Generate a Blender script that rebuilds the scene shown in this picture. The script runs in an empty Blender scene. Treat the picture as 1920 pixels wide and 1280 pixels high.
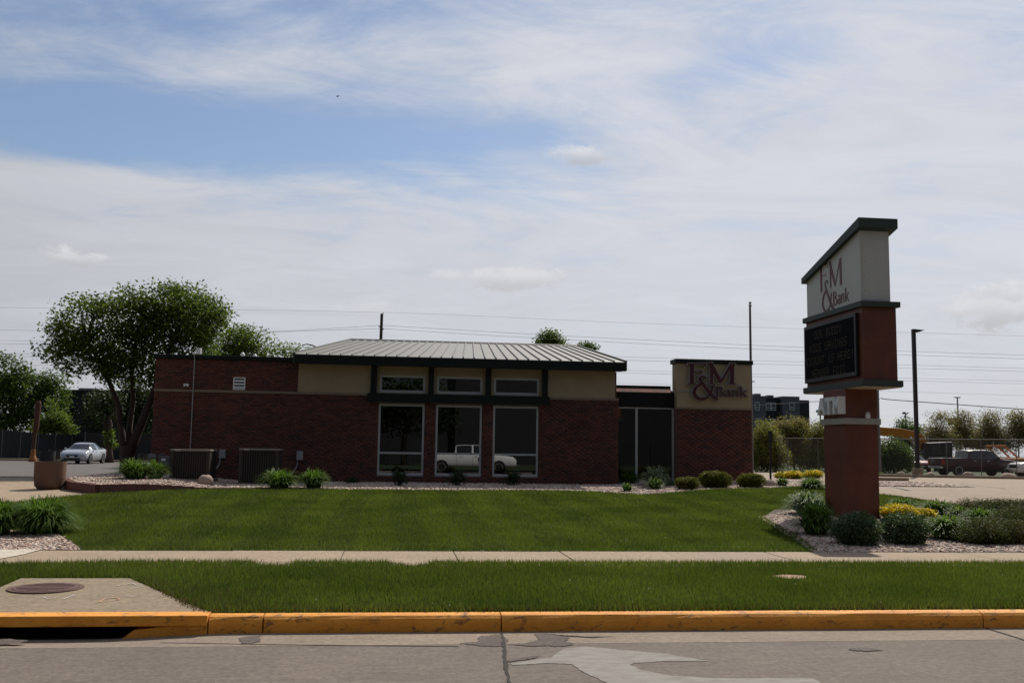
import bpy, bmesh, math, random
import numpy as np
from mathutils import Vector, Matrix
from mathutils.geometry import tessellate_polygon
R = math.radians
sc = bpy.context.scene
col = sc.collection
random.seed(7)
rng = np.random.default_rng(11)

# ------------------------------------------------------------------ camera
H = 1.65
FPX, PITCH, ROLL, YAW = 1837.3, .1093, .0148, .1182
FW = Vector((math.sin(YAW)*math.cos(PITCH), math.cos(YAW)*math.cos(PITCH), math.sin(PITCH)))
RT = Vector((math.cos(YAW), -math.sin(YAW), 0)); UP = RT.cross(FW)
_c, _s = math.cos(ROLL), math.sin(ROLL)
cam_d = bpy.data.cameras.new('camera'); cam = bpy.data.objects.new('camera', cam_d); col.objects.link(cam)
r_, u_ = RT*_c+UP*_s, UP*_c-RT*_s
cam.matrix_world = Matrix(((r_.x, u_.x, -FW.x, 0), (r_.y, u_.y, -FW.y, 0), (r_.z, u_.z, -FW.z, H), (0, 0, 0, 1)))
cam_d.sensor_width = 36; cam_d.lens = FPX/1920*36; cam_d.clip_end = 6000; cam_d.clip_start = .05
sc.camera = cam

# ------------------------------------------------------------------ sun, sky, exposure
SUN_AZ, SUN_EL = R(32), R(46)          # azimuth from +Y towards +X
sun_d = bpy.data.lights.new('sun', 'SUN'); sun_d.energy = 5.0; sun_d.angle = R(.6); sun_d.color = (1, .93, .82)
sun = bpy.data.objects.new('sun', sun_d); col.objects.link(sun)
sv = Vector((math.sin(SUN_AZ)*math.cos(SUN_EL), math.cos(SUN_AZ)*math.cos(SUN_EL), math.sin(SUN_EL)))
sun.rotation_euler = sv.to_track_quat('Z', 'Y').to_euler(); sun.location = (20, 40, 40)
sc.view_settings.view_transform = 'Standard'; sc.view_settings.look = 'None'
sc.view_settings.exposure = -0.1; sc.view_settings.gamma = 1
SKY_STRENGTH = .1

def ray(px, py):
    x = (px-960)/FPX; y = (py-640)/FPX
    x, y = _c*x+_s*y, -_s*x+_c*y
    return FW+RT*x-UP*y
def azel(px, py):
    d = ray(px, py).normalized(); return math.atan2(d.x, d.y), math.asin(d.z)

world = bpy.data.worlds.new('World'); sc.world = world; world.use_nodes = True
def build_world():
    nt = world.node_tree; nt.nodes.clear(); L = nt.links
    def N(t, **k):
        n = nt.nodes.new(t)
        for a, b in k.items(): setattr(n, a, b)
        return n
    def m(op, a, b=None, c=None, clamp=False):
        n = N('ShaderNodeMath', operation=op); n.use_clamp = clamp
        for i, v in enumerate((a, b, c)):
            if v is None: continue
            if isinstance(v, (int, float)): n.inputs[i].default_value = v
            else: L.new(v, n.inputs[i])
        return n.outputs[0]
    def ss(v, a, b):
        n = N('ShaderNodeMapRange', interpolation_type='SMOOTHSTEP'); L.new(v, n.inputs[0])
        n.inputs[1].default_value = a; n.inputs[2].default_value = b
        return n.outputs[0]
    out = N('ShaderNodeOutputWorld'); bg = N('ShaderNodeBackground'); L.new(bg.outputs[0], out.inputs[0])
    bg.inputs[1].default_value = SKY_STRENGTH
    sky = N('ShaderNodeTexSky', sky_type='NISHITA'); sky.sun_disc = False
    sky.sun_elevation = SUN_EL; sky.sun_rotation = SUN_AZ
    sky.air_density = 1.0; sky.dust_density = .5; sky.ozone_density = 3.0
    tc = N('ShaderNodeTexCoord'); sep = N('ShaderNodeSeparateXYZ')
    nrm = N('ShaderNodeVectorMath', operation='NORMALIZE'); L.new(tc.outputs['Generated'], nrm.inputs[0]); L.new(nrm.outputs[0], sep.inputs[0])
    X, Y, Z = sep.outputs
    az = m('ARCTAN2', X, Y); el = m('ARCSINE', Z)
    zz = m('ADD', m('MAXIMUM', Z, 0.0), .11)
    comb = N('ShaderNodeCombineXYZ'); L.new(m('DIVIDE', X, zz), comb.inputs[0]); L.new(m('DIVIDE', Y, zz), comb.inputs[1])
    def noise(scale, detail, rough, dist=0., sx=1., sy=1., off=0., rot=0., sz=None):
        mp = N('ShaderNodeMapping'); mp.inputs['Scale'].default_value = (sx, sy, 1); mp.inputs['Location'].default_value = (off, off*.7, off)
        mp.inputs['Rotation'].default_value = (0, 0, rot)
        if sz: mp.inputs['Scale'].default_value = (sx, sy, sz); mp.inputs['Rotation'].default_value = (.25, .2, rot)
        L.new(nrm.outputs[0] if sz else comb.outputs[0], mp.inputs[0])
        n = N('ShaderNodeTexNoise'); L.new(mp.outputs[0], n.inputs['Vector'])
        n.inputs['Scale'].default_value = scale; n.inputs['Detail'].default_value = detail; n.inputs['Roughness'].default_value = rough
        n.inputs['Distortion'].default_value = dist
        return n.outputs[0]
    big = noise(.55, 6, .55, .5, 1, 1.6, 3.1, .3)
    wisp = noise(1.7, 11, .66, 1.3, .6, 1.3, 8.3, .7)
    fine = noise(6., 9, .7, 1., .7, 1.2, 1.7, .8)
    fib = noise(5.0, 13, .66, 1.7, .7, .9, 5.2, .2, 2.4)
    cov = m('ADD', m('ADD', m('MULTIPLY', big, .42), m('MULTIPLY', wisp, .32)), m('ADD', m('MULTIPLY', fine, .14), m('MULTIPLY', fib, .42)))   # about .6 mean
    cov = m('ADD', m('MULTIPLY', m('SUBTRACT', cov, .65), 1.75), .65)
    # gaps of blue and sheets of cloud where the photograph has them, as soft patches of the cloud layer
    def blob(px, py, rx, ry, tilt=0.):
        a0, e0 = azel(px, py)
        da = m('SUBTRACT', az, a0); de = m('SUBTRACT', el, e0)
        ct, st = math.cos(tilt), math.sin(tilt)
        u = m('ADD', m('MULTIPLY', da, ct), m('MULTIPLY', de, st)); v = m('SUBTRACT', m('MULTIPLY', de, ct), m('MULTIPLY', da, st))
        u = m('DIVIDE', u, rx/FPX); v = m('DIVIDE', v, ry/FPX)
        return m('EXPONENT', m('MULTIPLY', m('ADD', m('MULTIPLY', u, u), m('MULTIPLY', v, v)), -1.))
    for (px, py, rx, ry, t, a) in ((330, 262, 440, 85, .05, -.27), (60, 40, 330, 60, -.1, -.13), (1360, 120, 150, 45, .12, -.24), (700, 30, 500, 40, .05, -.1), (840, 270, 300, 70, -.1, -.17),
                                   (60, 215, 300, 60, 0., -.2), (1000, 20, 400, 40, 0, -.05), (300, 120, 430, 42, .12, .13), (950, 120, 330, 70, .1, .1),
                                   (1500, 330, 500, 160, 0, .1), (300, 470, 700, 120, 0, .12), (130, 325, 260, 16, .03, .22), (1480, 225, 300, 45, -.2, .07)):
        cov = m('ADD', cov, m('MULTIPLY', blob(px, py, rx, ry, t), a))
    cov = m('ADD', cov, m('MULTIPLY', ss(el, .33, .14), .24))
    c = ss(cov, .34, .90)
    c = m('MULTIPLY_ADD', c, .86, .10)
    # cloud brightness: brighter towards the sun, some grey modelling
    dotn = N('ShaderNodeVectorMath', operation='DOT_PRODUCT'); L.new(nrm.outputs[0], dotn.inputs[0]); dotn.inputs[1].default_value = sv
    fwd = ss(dotn.outputs['Value'], -.5, 1.)
    bright = m('ADD', m('MULTIPLY_ADD', fwd, 6.9, .6), m('MULTIPLY', m('SUBTRACT', wisp, .5), 2.2))
    ccol = N('ShaderNodeMix', data_type='RGBA', blend_type='MULTIPLY'); ccol.inputs[0].default_value = 1.
    cc = N('ShaderNodeCombineColor'); 
    for i in range(3): L.new(bright, cc.inputs[i])
    L.new(cc.outputs[0], ccol.inputs[6]); ccol.inputs[7].default_value = (.97, .99, 1.06, 1)
    mix = N('ShaderNodeMix', data_type='RGBA'); L.new(c, mix.inputs[0]); L.new(sky.outputs[0], mix.inputs[6]); L.new(ccol.outputs[2], mix.inputs[7])
    cur = mix.outputs[2]
    # small cumulus puffs low in the sky: ragged, white on top with a grey base
    puffn = noise(42., 9, .6, .3, 1, 1, 4.4, 0., 1.5)
    for (px, py, rx, ry, k) in ((1895, 575, 120, 42, 1.), (960, 522, 150, 24, .75), (135, 482, 62, 20, .8), (1095, 290, 75, 20, .9), (700, 580, 80, 16, .35), (1880, 545, 70, 22, .6)):
        b = blob(px, py, rx, ry)
        p = ss(m('ADD', b, m('MULTIPLY', m('MULTIPLY', m('SUBTRACT', puffn, .5), 2.4), m('MINIMUM', m('MULTIPLY', b, 2.), 1.))), .35, .95)
        p = m('MULTIPLY', p, .75*k)
        a0, e0 = azel(px, py)
        top = ss(m('SUBTRACT', el, e0), -ry*.9/FPX, ry*.5/FPX)
        v = m('ADD', m('MULTIPLY_ADD', top, 3.2, 4.9), m('MULTIPLY', m('SUBTRACT', puffn, .5), 2.5))
        q = N('ShaderNodeCombineColor'); L.new(v, q.inputs[0]); L.new(v, q.inputs[1]); L.new(m('MULTIPLY', v, 1.02), q.inputs[2])
        mx = N('ShaderNodeMix', data_type='RGBA'); L.new(p, mx.inputs[0]); L.new(cur, mx.inputs[6]); L.new(q.outputs[0], mx.inputs[7]); cur = mx.outputs[2]
    L.new(cur, bg.inputs[0])
build_world()

# ------------------------------------------------------------------ measuring helpers
def W(px, py, Y):
    d = ray(px, py); t = Y/d.y; return d.x*t, H+d.z*t
def sm(a, b, t):
    t = min(1, max(0, (t-a)/(b-a))); return t*t*(3-2*t)
def gz(x, y):
    if y < 9.24: return 0.
    if y < 14.1: return .15+.05*min(1, (y-9.24)/3)
    z = .2+.33*min(1, max(0, (y-14.1)/14.5))
    z += .09*sm(6.5, 9.5, x)*sm(23, 28, y)
    z -= .33*sm(34, 60, y)+.09*sm(6.5, 9.5, x)*sm(34, 60, y)
    return z
def GG(px, py):
    d = ray(px, py); t = 5.
    while t < 400:
        X, Y, Z = d.x*t, d.y*t, H+d.z*t
        if Z < gz(X, Y): return X, Y, gz(X, Y)
        t += .01*max(1, t/20)
    return d.x*t, d.y*t, 0.

# ------------------------------------------------------------------ material helpers
class NT:
    def __init__(s, mat): s.t = mat.node_tree; s.L = s.t.links
    def N(s, ty, **k):
        n = s.t.nodes.new(ty)
        for a, b in k.items(): setattr(n, a, b)
        return n
    def link(s, a, b): s.L.new(a, b)
    def noise(s, scale, detail=4, rough=.55, dist=0., vec=None, scl=None):
        n = s.N('ShaderNodeTexNoise'); n.inputs['Scale'].default_value = scale; n.inputs['Detail'].default_value = detail
        n.inputs['Roughness'].default_value = rough; n.inputs['Distortion'].default_value = dist
        tc = s.N('ShaderNodeTexCoord'); v = tc.outputs['Object']
        if scl:
            mp = s.N('ShaderNodeMapping'); mp.inputs['Scale'].default_value = scl; s.link(v, mp.inputs[0]); v = mp.outputs[0]
        s.link(v, n.inputs['Vector']); return n.outputs[0]
    def ramp(s, v, stops):
        r = s.N('ShaderNodeValToRGB'); e = r.color_ramp.elements
        while len(e) < len(stops): e.new(.5)
        for i, (p, c) in enumerate(stops): e[i].position = p; e[i].color = (*c, 1) if len(c) == 3 else c
        s.link(v, r.inputs[0]); return r.outputs[0]
    def mix(s, f, a, b, bt='MIX'):
        m = s.N('ShaderNodeMix', data_type='RGBA', blend_type=bt)
        for i, v in ((0, f), (6, a), (7, b)):
            if isinstance(v, (int, float)): m.inputs[i].default_value = v
            elif isinstance(v, tuple): m.inputs[i].default_value = (*v, 1)
            else: s.link(v, m.inputs[i])
        return m.outputs[2]
    def math(s, op, a, b=None):
        n = s.N('ShaderNodeMath', operation=op)
        for i, v in enumerate((a, b)):
            if v is None: continue
            if isinstance(v, (int, float)): n.inputs[i].default_value = v
            else: s.link(v, n.inputs[i])
        return n.outputs[0]
def new_mat(name):
    m = bpy.data.materials.new(name); m.use_nodes = True
    b = m.node_tree.nodes['Principled BSDF']; return m, NT(m), b
def sc3(c, k): return tuple(min(1, x*k) for x in c)
def pm(name, base, rough=.7, var=.18, scale=4., bump=0., bscale=60., metal=0., spec=.4, island=0., dirt=None, dscale=1.2, damt=.5, scl=None, emit=None, coat=0.):
    m, n, b = new_mat(name)
    f = n.noise(scale, 6, .6, .2, scl=scl)
    c = n.ramp(f, [(.25, sc3(base, 1-var)), (.75, sc3(base, 1+var))])
    if island:
        g = n.N('ShaderNodeNewGeometry')
        c = n.mix(1., c, n.ramp(g.outputs['Random Per Island'], [(0, (1-island,)*3), (1, (1+island,)*3)]), 'MULTIPLY')
    if dirt:
        d = n.noise(dscale, 7, .65, .6)
        c = n.mix(n.math('MULTIPLY', n.ramp(d, [(.45, (0, 0, 0)), (.7, (1, 1, 1))]), damt), c, dirt)
    n.link(c, b.inputs['Base Color']); b.inputs['Roughness'].default_value = rough; b.inputs['Metallic'].default_value = metal
    b.inputs['Specular IOR Level'].default_value = spec; b.inputs['Coat Weight'].default_value = coat
    if emit: b.inputs['Emission Color'].default_value = (*emit[:3], 1); b.inputs['Emission Strength'].default_value = emit[3]
    if bump:
        bn = n.N('ShaderNodeBump'); bn.inputs['Strength'].default_value = bump; bn.inputs['Distance'].default_value = .02
        n.link(n.noise(bscale, 5, .6), bn.inputs['Height']); n.link(bn.outputs[0], b.inputs['Normal'])
    return m
def leaf_mat(name, ca, cb, trans=.3, rough=.5, patch=None, pscale=.5):
    """leaf: colour varies per leaf between ca and cb"""
    m, n, b = new_mat(name)
    g = n.N('ShaderNodeNewGeometry')
    c = n.ramp(g.outputs['Random Per Island'], [(0, ca), (1, cb)])
    if patch:
        c = n.mix(n.ramp(n.noise(pscale, 5, .6, .3), [(.38, (0, 0, 0)), (.66, (1, 1, 1))]), c, patch)
    n.link(c, b.inputs['Base Color']); b.inputs['Roughness'].default_value = max(rough, .55); b.inputs['Specular IOR Level'].default_value = .12
    tr = n.N('ShaderNodeBsdfTranslucent'); n.link(n.mix(1., c, (1.25, 1.3, .6), 'MULTIPLY'), tr.inputs[0])
    ms = n.N('ShaderNodeMixShader'); ms.inputs[0].default_value = trans
    n.link(b.outputs[0], ms.inputs[1]); n.link(tr.outputs[0], ms.inputs[2])
    n.link(ms.outputs[0], n.t.nodes['Material Output'].inputs[0])
    return m
def glass_mat(name, tint, refl):
    m, n, b = new_mat(name); n.t.nodes.remove(b)
    tr = n.N('ShaderNodeBsdfTransparent'); tr.inputs[0].default_value = (*tint, 1)
    gl = n.N('ShaderNodeBsdfGlossy'); gl.inputs['Roughness'].default_value = .0; gl.inputs[0].default_value = (1, 1, 1, 1)
    fr = n.N('ShaderNodeFresnel'); fr.inputs[0].default_value = 1.5
    f = n.math('ADD', fr.outputs[0], refl)
    ms = n.N('ShaderNodeMixShader'); n.link(f, ms.inputs[0]); n.link(tr.outputs[0], ms.inputs[1]); n.link(gl.outputs[0], ms.inputs[2])
    n.link(ms.outputs[0], n.t.nodes['Material Output'].inputs[0]); return m

MT = {}
MT['mortar'] = pm('mortar', (.17, .14, .122), .95, .15, 6, .2)
def brick_mat():
    m, n, b = new_mat('brick')
    g = n.N('ShaderNodeNewGeometry')
    c = n.ramp(g.outputs['Random Per Island'], [(0, (.085, .037, .030)), (.3, (.125, .048, .035)), (.62, (.155, .058, .039)), (.85, (.10, .047, .039)), (1, (.065, .038, .035))])
    c = n.mix(.35, c, n.ramp(n.noise(1.1, 5, .6), [(.3, (.55, .55, .55)), (.7, (1.35, 1.3, 1.25))]), 'MULTIPLY')
    n.link(c, b.inputs['Base Color']); b.inputs['Roughness'].default_value = .9; b.inputs['Specular IOR Level'].default_value = .2
    return m
MT['brick'] = brick_mat()
def brick_tex():
    m, n, b = new_mat('brick_texture')
    tc = n.N('ShaderNodeTexCoord'); sp = n.N('ShaderNodeSeparateXYZ'); n.link(tc.outputs['Object'], sp.inputs[0])
    cb = n.N('ShaderNodeCombineXYZ'); n.link(n.math('ADD', sp.outputs[0], sp.outputs[1]), cb.inputs[0]); n.link(sp.outputs[2], cb.inputs[1])
    t = n.N('ShaderNodeTexBrick'); n.link(cb.outputs[0], t.inputs[0]); t.inputs['Scale'].default_value = 1
    t.inputs['Brick Width'].default_value = .203; t.inputs['Row Height'].default_value = .0677; t.inputs['Mortar Size'].default_value = .006
    t.inputs['Color1'].default_value = (.2, .075, .05, 1); t.inputs['Color2'].default_value = (.11, .05, .04, 1); t.inputs['Mortar'].default_value = (.22, .19, .17, 1)
    n.link(t.outputs[0], b.inputs['Base Color']); b.inputs['Roughness'].default_value = .9
    return m
MT['brick_tex'] = brick_tex()
MT['stone'] = pm('limestone', (.22, .165, .115), .85, .12, 3, .1)
MT['stucco'] = pm('stucco', (.35, .275, .175), .95, .07, 2.5, .35, 120, dirt=(.29, .225, .15), damt=.35, dscale=.8)
MT['green_metal'] = pm('dark_green_metal', (.009, .012, .0105), .55, .2, 3, spec=.2)
MT['sign_green'] = pm('grey_green_metal', (.034, .047, .038), .6, .15, 3, dirt=(.03, .04, .034), damt=.4)
MT['black_metal'] = pm('black_metal', (.006, .0065, .007), .6, .2, 3, spec=.2)
MT['roof'] = pm('roof_metal', (.19, .185, .162), .5, .06, 1.5, metal=.0, spec=.5, dirt=(.17, .163, .142), damt=.35, dscale=.7, island=.05)
MT['alu'] = pm('aluminium', (.42, .42, .4), .4, .06, 4, spec=.5)
MT['glass'] = glass_mat('window_glass', (.36, .38, .37), .085)
MT['glass_dark'] = glass_mat('storefront_glass', (.28, .28, .27), .05)
MT['white'] = pm('white_paint', (.74, .74, .72), .5, .05, 3)
MT['int_wall'] = pm('dark_red_paint', (.16, .035, .03), .8, .1)
MT['int_grey'] = pm('interior_grey', (.22, .21, .2), .8, .1)
MT['teal'] = pm('teal_cloth', (.12, .5, .42), .8, .1)
MT['sign_red'] = pm('sign_red_paint', (.14, .036, .017), .55, .15, 1.2, dirt=(.06, .02, .017), damt=.8, dscale=1.5, scl=(2.5, 2.5, .35))
MT['sign_white'] = pm('sign_white_panel', (.50, .49, .45), .5, .05, 2, dirt=(.48, .46, .42), damt=.3, scl=(2, 2, .5))
MT['sign_band'] = pm('sign_stone_band', (.36, .34, .29), .8, .1)
MT['letter_red'] = pm('letter_red', (.052, .0045, .009), .35, .1, 3, spec=.5)
MT['letter_edge'] = pm('letter_edge', (.36, .335, .32), .5, .08)
MT['logo_red'] = pm('logo_red', (.12, .03, .028), .5, .1)
MT['screen'] = pm('black_screen', (.006, .006, .007), .8, .2, spec=.05)
MT['amber'] = pm('amber_led', (.045, .032, .009), .6, .1, emit=(1., .62, .12, .005))
MT['tan_soffit'] = pm('tan_soffit', (.5, .4, .29), .8, .08)

def concrete(name, base, var=.14, stain=(.2, .17, .14), stains=.35, bump=.25):
    m, n, b = new_mat(name)
    c = n.ramp(n.noise(.9, 8, .65, .4), [(.25, sc3(base, 1-var)), (.75, sc3(base, 1+var))])
    c = n.mix(1., c, n.ramp(n.noise(17, 10, .85), [(.36, (.6, .6, .6)), (.64, (1.36, 1.36, 1.36))]), 'MULTIPLY')
    c = n.mix(n.math('MULTIPLY', n.ramp(n.noise(.35, 9, .7, 1.), [(.5, (0, 0, 0)), (.72, (1, 1, 1))]), stains), c, stain)
    c = n.mix(.5, c, n.ramp(n.noise(4, 8, .7, .6, scl=(.6, 2.2, 1)), [(.3, (.78, .77, .76)), (.7, (1.2, 1.2, 1.2))]), 'MULTIPLY')
    sp = n.ramp(n.noise(30, 2, .5), [(.70, (0, 0, 0)), (.76, (1, 1, 1))])
    c = n.mix(n.math('MULTIPLY', sp, .35), c, sc3(stain, .5))
    n.link(c, b.inputs['Base Color']); b.inputs['Roughness'].default_value = .92; b.inputs['Specular IOR Level'].default_value = .25
    bn = n.N('ShaderNodeBump'); bn.inputs['Strength'].default_value = bump; bn.inputs['Distance'].default_value = .01
    n.link(n.noise(130, 5, .7), bn.inputs['Height']); n.link(bn.outputs[0], b.inputs['Normal'])
    return m
MT['road'] = concrete('road_concrete', (.155, .128, .108), .14, (.10, .084, .072), .45)
MT['gutter'] = concrete('gutter_concrete', (.245, .195, .15), .14, (.17, .14, .12), .5)
MT['walk'] = concrete('sidewalk_concrete', (.32, .245, .17), .12, (.26, .2, .15), .4)
MT['walk_new'] = concrete('new_concrete', (.52, .46, .38), .06, (.4, .35, .3), .2)
MT['pad'] = concrete('pad_concrete', (.255, .20, .135), .12, (.2, .16, .12), .4)
MT['lot'] = concrete('parking_concrete', (.29, .225, .165), .12, (.2, .165, .14), .55)
MT['asphalt'] = concrete('asphalt', (.125, .112, .105), .15, (.08, .075, .07), .5)
MT['patch'] = concrete('asphalt_patch', (.12, .098, .087), .25, (.05, .045, .04), .5, .6)
MT['crack'] = pm('crack_filler', (.03, .026, .023), .95, .3, 20, .5)
MT['soil'] = pm('soil', (.05, .04, .022), .95, .3, 8, .4)
MT['turf'] = pm('turf', (.028, .045, .012), .95, .3, 3, .5, 80)
def kerb_paint():
    m, n, b = new_mat('yellow_kerb_paint')
    c = n.ramp(n.noise(3, 7, .65), [(.3, (.62, .23, .016)), (.7, (.80, .335, .035))])
    ch = n.ramp(n.noise(7, 10, .75, .8, scl=(1, 1, 2.2)), [(.545, (0, 0, 0)), (.62, (1, 1, 1))])
    c = n.mix(n.math('MULTIPLY', ch, .8), c, (.10, .055, .03))
    n.link(c, b.inputs['Base Color']); b.inputs['Roughness'].default_value = .75
    bn = n.N('ShaderNodeBump'); bn.inputs['Strength'].default_value = .6; bn.inputs['Distance'].default_value = .015
    n.link(n.noise(22, 7, .7), bn.inputs['Height']); n.link(bn.outputs[0], b.inputs['Normal'])
    return m
MT['kerb'] = kerb_paint()
def road_paint():
    m, n, b = new_mat('worn_road_paint')
    c = n.ramp(n.noise(5, 8, .7, .4, scl=(1, 2.5, 1)), [(.34, (.15, .125, .107)), (.5, (.20, .182, .16)), (.75, (.255, .24, .215))])
    n.link(c, b.inputs['Base Color']); b.inputs['Roughness'].default_value = .85; return m
MT['paint'] = road_paint()
MT['iron'] = pm('rusty_iron', (.105, .05, .042), .75, .2, 12, .5, 70, dirt=(.16, .09, .07), damt=.4, dscale=5)
MT['stonegravel'] = pm('gravel', (.40, .33, .27), .85, .3, 10, island=.45)
def gravel_mat():
    m, n, b = new_mat('river_gravel')
    g = n.N('ShaderNodeNewGeometry')
    c = n.ramp(g.outputs['Random Per Island'], [(0, (.17, .095, .07)), (.25, (.46, .32, .24)), (.5, (.58, .47, .38)), (.72, (.34, .2, .15)), (.9, (.66, .58, .48)), (1, (.24, .2, .18))])
    n.link(c, b.inputs['Base Color']); b.inputs['Roughness'].default_value = .8; return m
MT['gravel'] = gravel_mat()
MT['boulder'] = pm('boulder', (.36, .27, .21), .9, .3, 3, .8, 12, dirt=(.22, .17, .15), damt=.5, dscale=3)
MT['edging'] = pm('edging_block', (.15, .06, .048), .9, .15, 3, .3, island=.15)
MT['bark'] = pm('bark', (.06, .042, .032), .95, .4, 5, 1., 18, scl=(3, 3, .5))
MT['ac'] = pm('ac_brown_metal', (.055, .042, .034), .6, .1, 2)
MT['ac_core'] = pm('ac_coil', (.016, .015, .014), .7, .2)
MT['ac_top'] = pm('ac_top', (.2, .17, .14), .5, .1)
MT['terracotta'] = pm('planter_concrete', (.15, .08, .052), .85, .12, 2, .2, dirt=(.10, .056, .038), damt=.4)
MT['dark_pot'] = pm('dark_planter', (.025, .024, .024), .7, .2)
MT['galv'] = pm('galvanised', (.34, .34, .33), .45, .12, 5, metal=.3)
MT['gal_dark'] = pm('weathered_pole', (.12, .115, .11), .5, .2, 2, metal=.2)
MT['rust_post'] = pm('rusty_post', (.085, .03, .016), .8, .35, 6, .3)
MT['rust_base'] = pm('rusty_base', (.3, .11, .035), .8, .3, 6, .3)
MT['dark_pole'] = pm('dark_bronze_pole', (.014, .011, .011), .5, .2)
MT['wood'] = pm('pole_wood', (.06, .045, .035), .9, .3, 4, scl=(4, 4, .4))
MT['wire'] = pm('wire', (.2, .2, .21), .6, .1)
MT['tyre'] = pm('tyre', (.012, .012, .012), .85, .2)
MT['rim'] = pm('alloy_rim', (.45, .46, .47), .35, .1, metal=.7)
MT['carglass'] = pm('car_glass', (.012, .015, .018), .05, .1, spec=.7)
MT['silver'] = pm('silver_paint', (.42, .45, .49), .28, .03, metal=.35, coat=.6)
MT['carwhite'] = pm('white_car_paint', (.72, .72, .72), .3, .03, coat=.5)
MT['maroon'] = pm('maroon_paint', (.034, .0065, .0075), .45, .05, coat=.1)
MT['redcar'] = pm('red_paint', (.25, .02, .03), .3, .05, coat=.5)
MT['trim'] = pm('black_trim', (.012, .012, .013), .5, .1)
MT['chrome'] = pm('chrome', (.6, .6, .6), .15, .05, metal=.9)
MT['lamp'] = pm('lamp_lens', (.55, .57, .6), .15, .05, spec=.8)
MT['taillamp'] = pm('tail_lamp', (.3, .01, .012), .2, .05)
MT['orange'] = pm('excavator_orange', (.5, .17, .01), .5, .15, 2)
MT['fence_dark'] = pm('dark_fence_screen', (.022, .022, .024), .9, .25, 1.5, scl=(3, 3, .4))
MT['black_wall'] = pm('black_cladding', (.012, .013, .016), .7, .15)
MT['apt_grey'] = pm('grey_cladding', (.10, .105, .12), .7, .08)
MT['apt_dark'] = pm('charcoal_cladding', (.02, .022, .026), .7, .1)
MT['apt_pane'] = pm('apartment_pane', (.06, .075, .09), .1, .1, spec=.7)
MT['far_brick'] = brick_tex()
MT['flower'] = leaf_mat('yellow_flower', (.62, .46, .02), (.75, .6, .05), .25)
MT['grass'] = leaf_mat('grass_blade', (.079, .108, .026), (.146, .178, .047), .38, .6, (.064, .094, .021), .6)
MT['drygrass'] = leaf_mat('dry_grass', (.16, .12, .06), (.1, .09, .035), .2, .7)
MT['daylily'] = leaf_mat('daylily_leaf', (.05, .105, .016), (.12, .19, .038), .35, .4)
MT['palegrass'] = leaf_mat('variegated_leaf', (.06, .11, .05), (.3, .36, .26), .25, .35)
MT['shrubgrey'] = leaf_mat('greygreen_leaf', (.038, .07, .03), (.11, .155, .08), .22, .35)
MT['boxwood'] = leaf_mat('boxwood_leaf', (.075, .085, .013), (.17, .165, .026), .3, .45)
MT['juniper'] = leaf_mat('juniper_leaf', (.045, .07, .018), (.10, .12, .036), .25, .6, (.07, .06, .026), 2.)
MT['maple'] = leaf_mat('maple_leaf', (.045, .08, .018), (.115, .155, .036), .46, .4)
MT['lightleaf'] = leaf_mat('light_green_leaf', (.07, .115, .024), (.15, .2, .045), .42, .5)
MT['greenleaf'] = leaf_mat('mid_green_leaf', (.045, .085, .017), (.10, .15, .034), .4, .5)
MT['olive'] = leaf_mat('spring_leaf', (.14, .165, .035), (.26, .25, .075), .38, .6, (.16, .12, .06), .35)
MT['tanleaf'] = leaf_mat('tan_spring_leaf', (.17, .16, .06), (.3, .26, .12), .35, .6, (.2, .16, .1), .35)
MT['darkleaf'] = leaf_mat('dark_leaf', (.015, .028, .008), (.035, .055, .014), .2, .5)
MT['rose'] = leaf_mat('rose_leaf', (.02, .035, .014), (.05, .075, .03), .2, .4)

# ------------------------------------------------------------------ mesh helpers
ORG = {}
def tag(o, label=None, cat=None, group=None, kind=None):
    for k, v in (('label', label), ('category', cat), ('group', group), ('kind', kind)):
        if v: o[k] = v
    return o
def empty(name, loc=(0, 0, 0), label=None, cat=None, group=None, kind=None, rz=0.):
    o = bpy.data.objects.new(name, None); col.objects.link(o); o.location = loc; o.rotation_euler.z = rz
    o.empty_display_size = .2; ORG[o] = Vector(loc)
    return tag(o, label, cat, group, kind)
def link(name, me, mat, parent=None, org=None, smooth=False):
    """mesh given in world coordinates -> object relative to its parent (or to org)"""
    o = bpy.data.objects.new(name, me); col.objects.link(o)
    if mat: me.materials.append(MT[mat] if isinstance(mat, str) else mat)
    if parent is not None:
        off = ORG[parent]; o.parent = parent; ORG[o] = off
    else:
        off = Vector(org or (0, 0, 0)); o.location = off; ORG[o] = off
    if off.length > 0: me.transform(Matrix.Translation(-off))
    if smooth: me.polygons.foreach_set('use_smooth', [True]*len(me.polygons))
    return o
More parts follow.
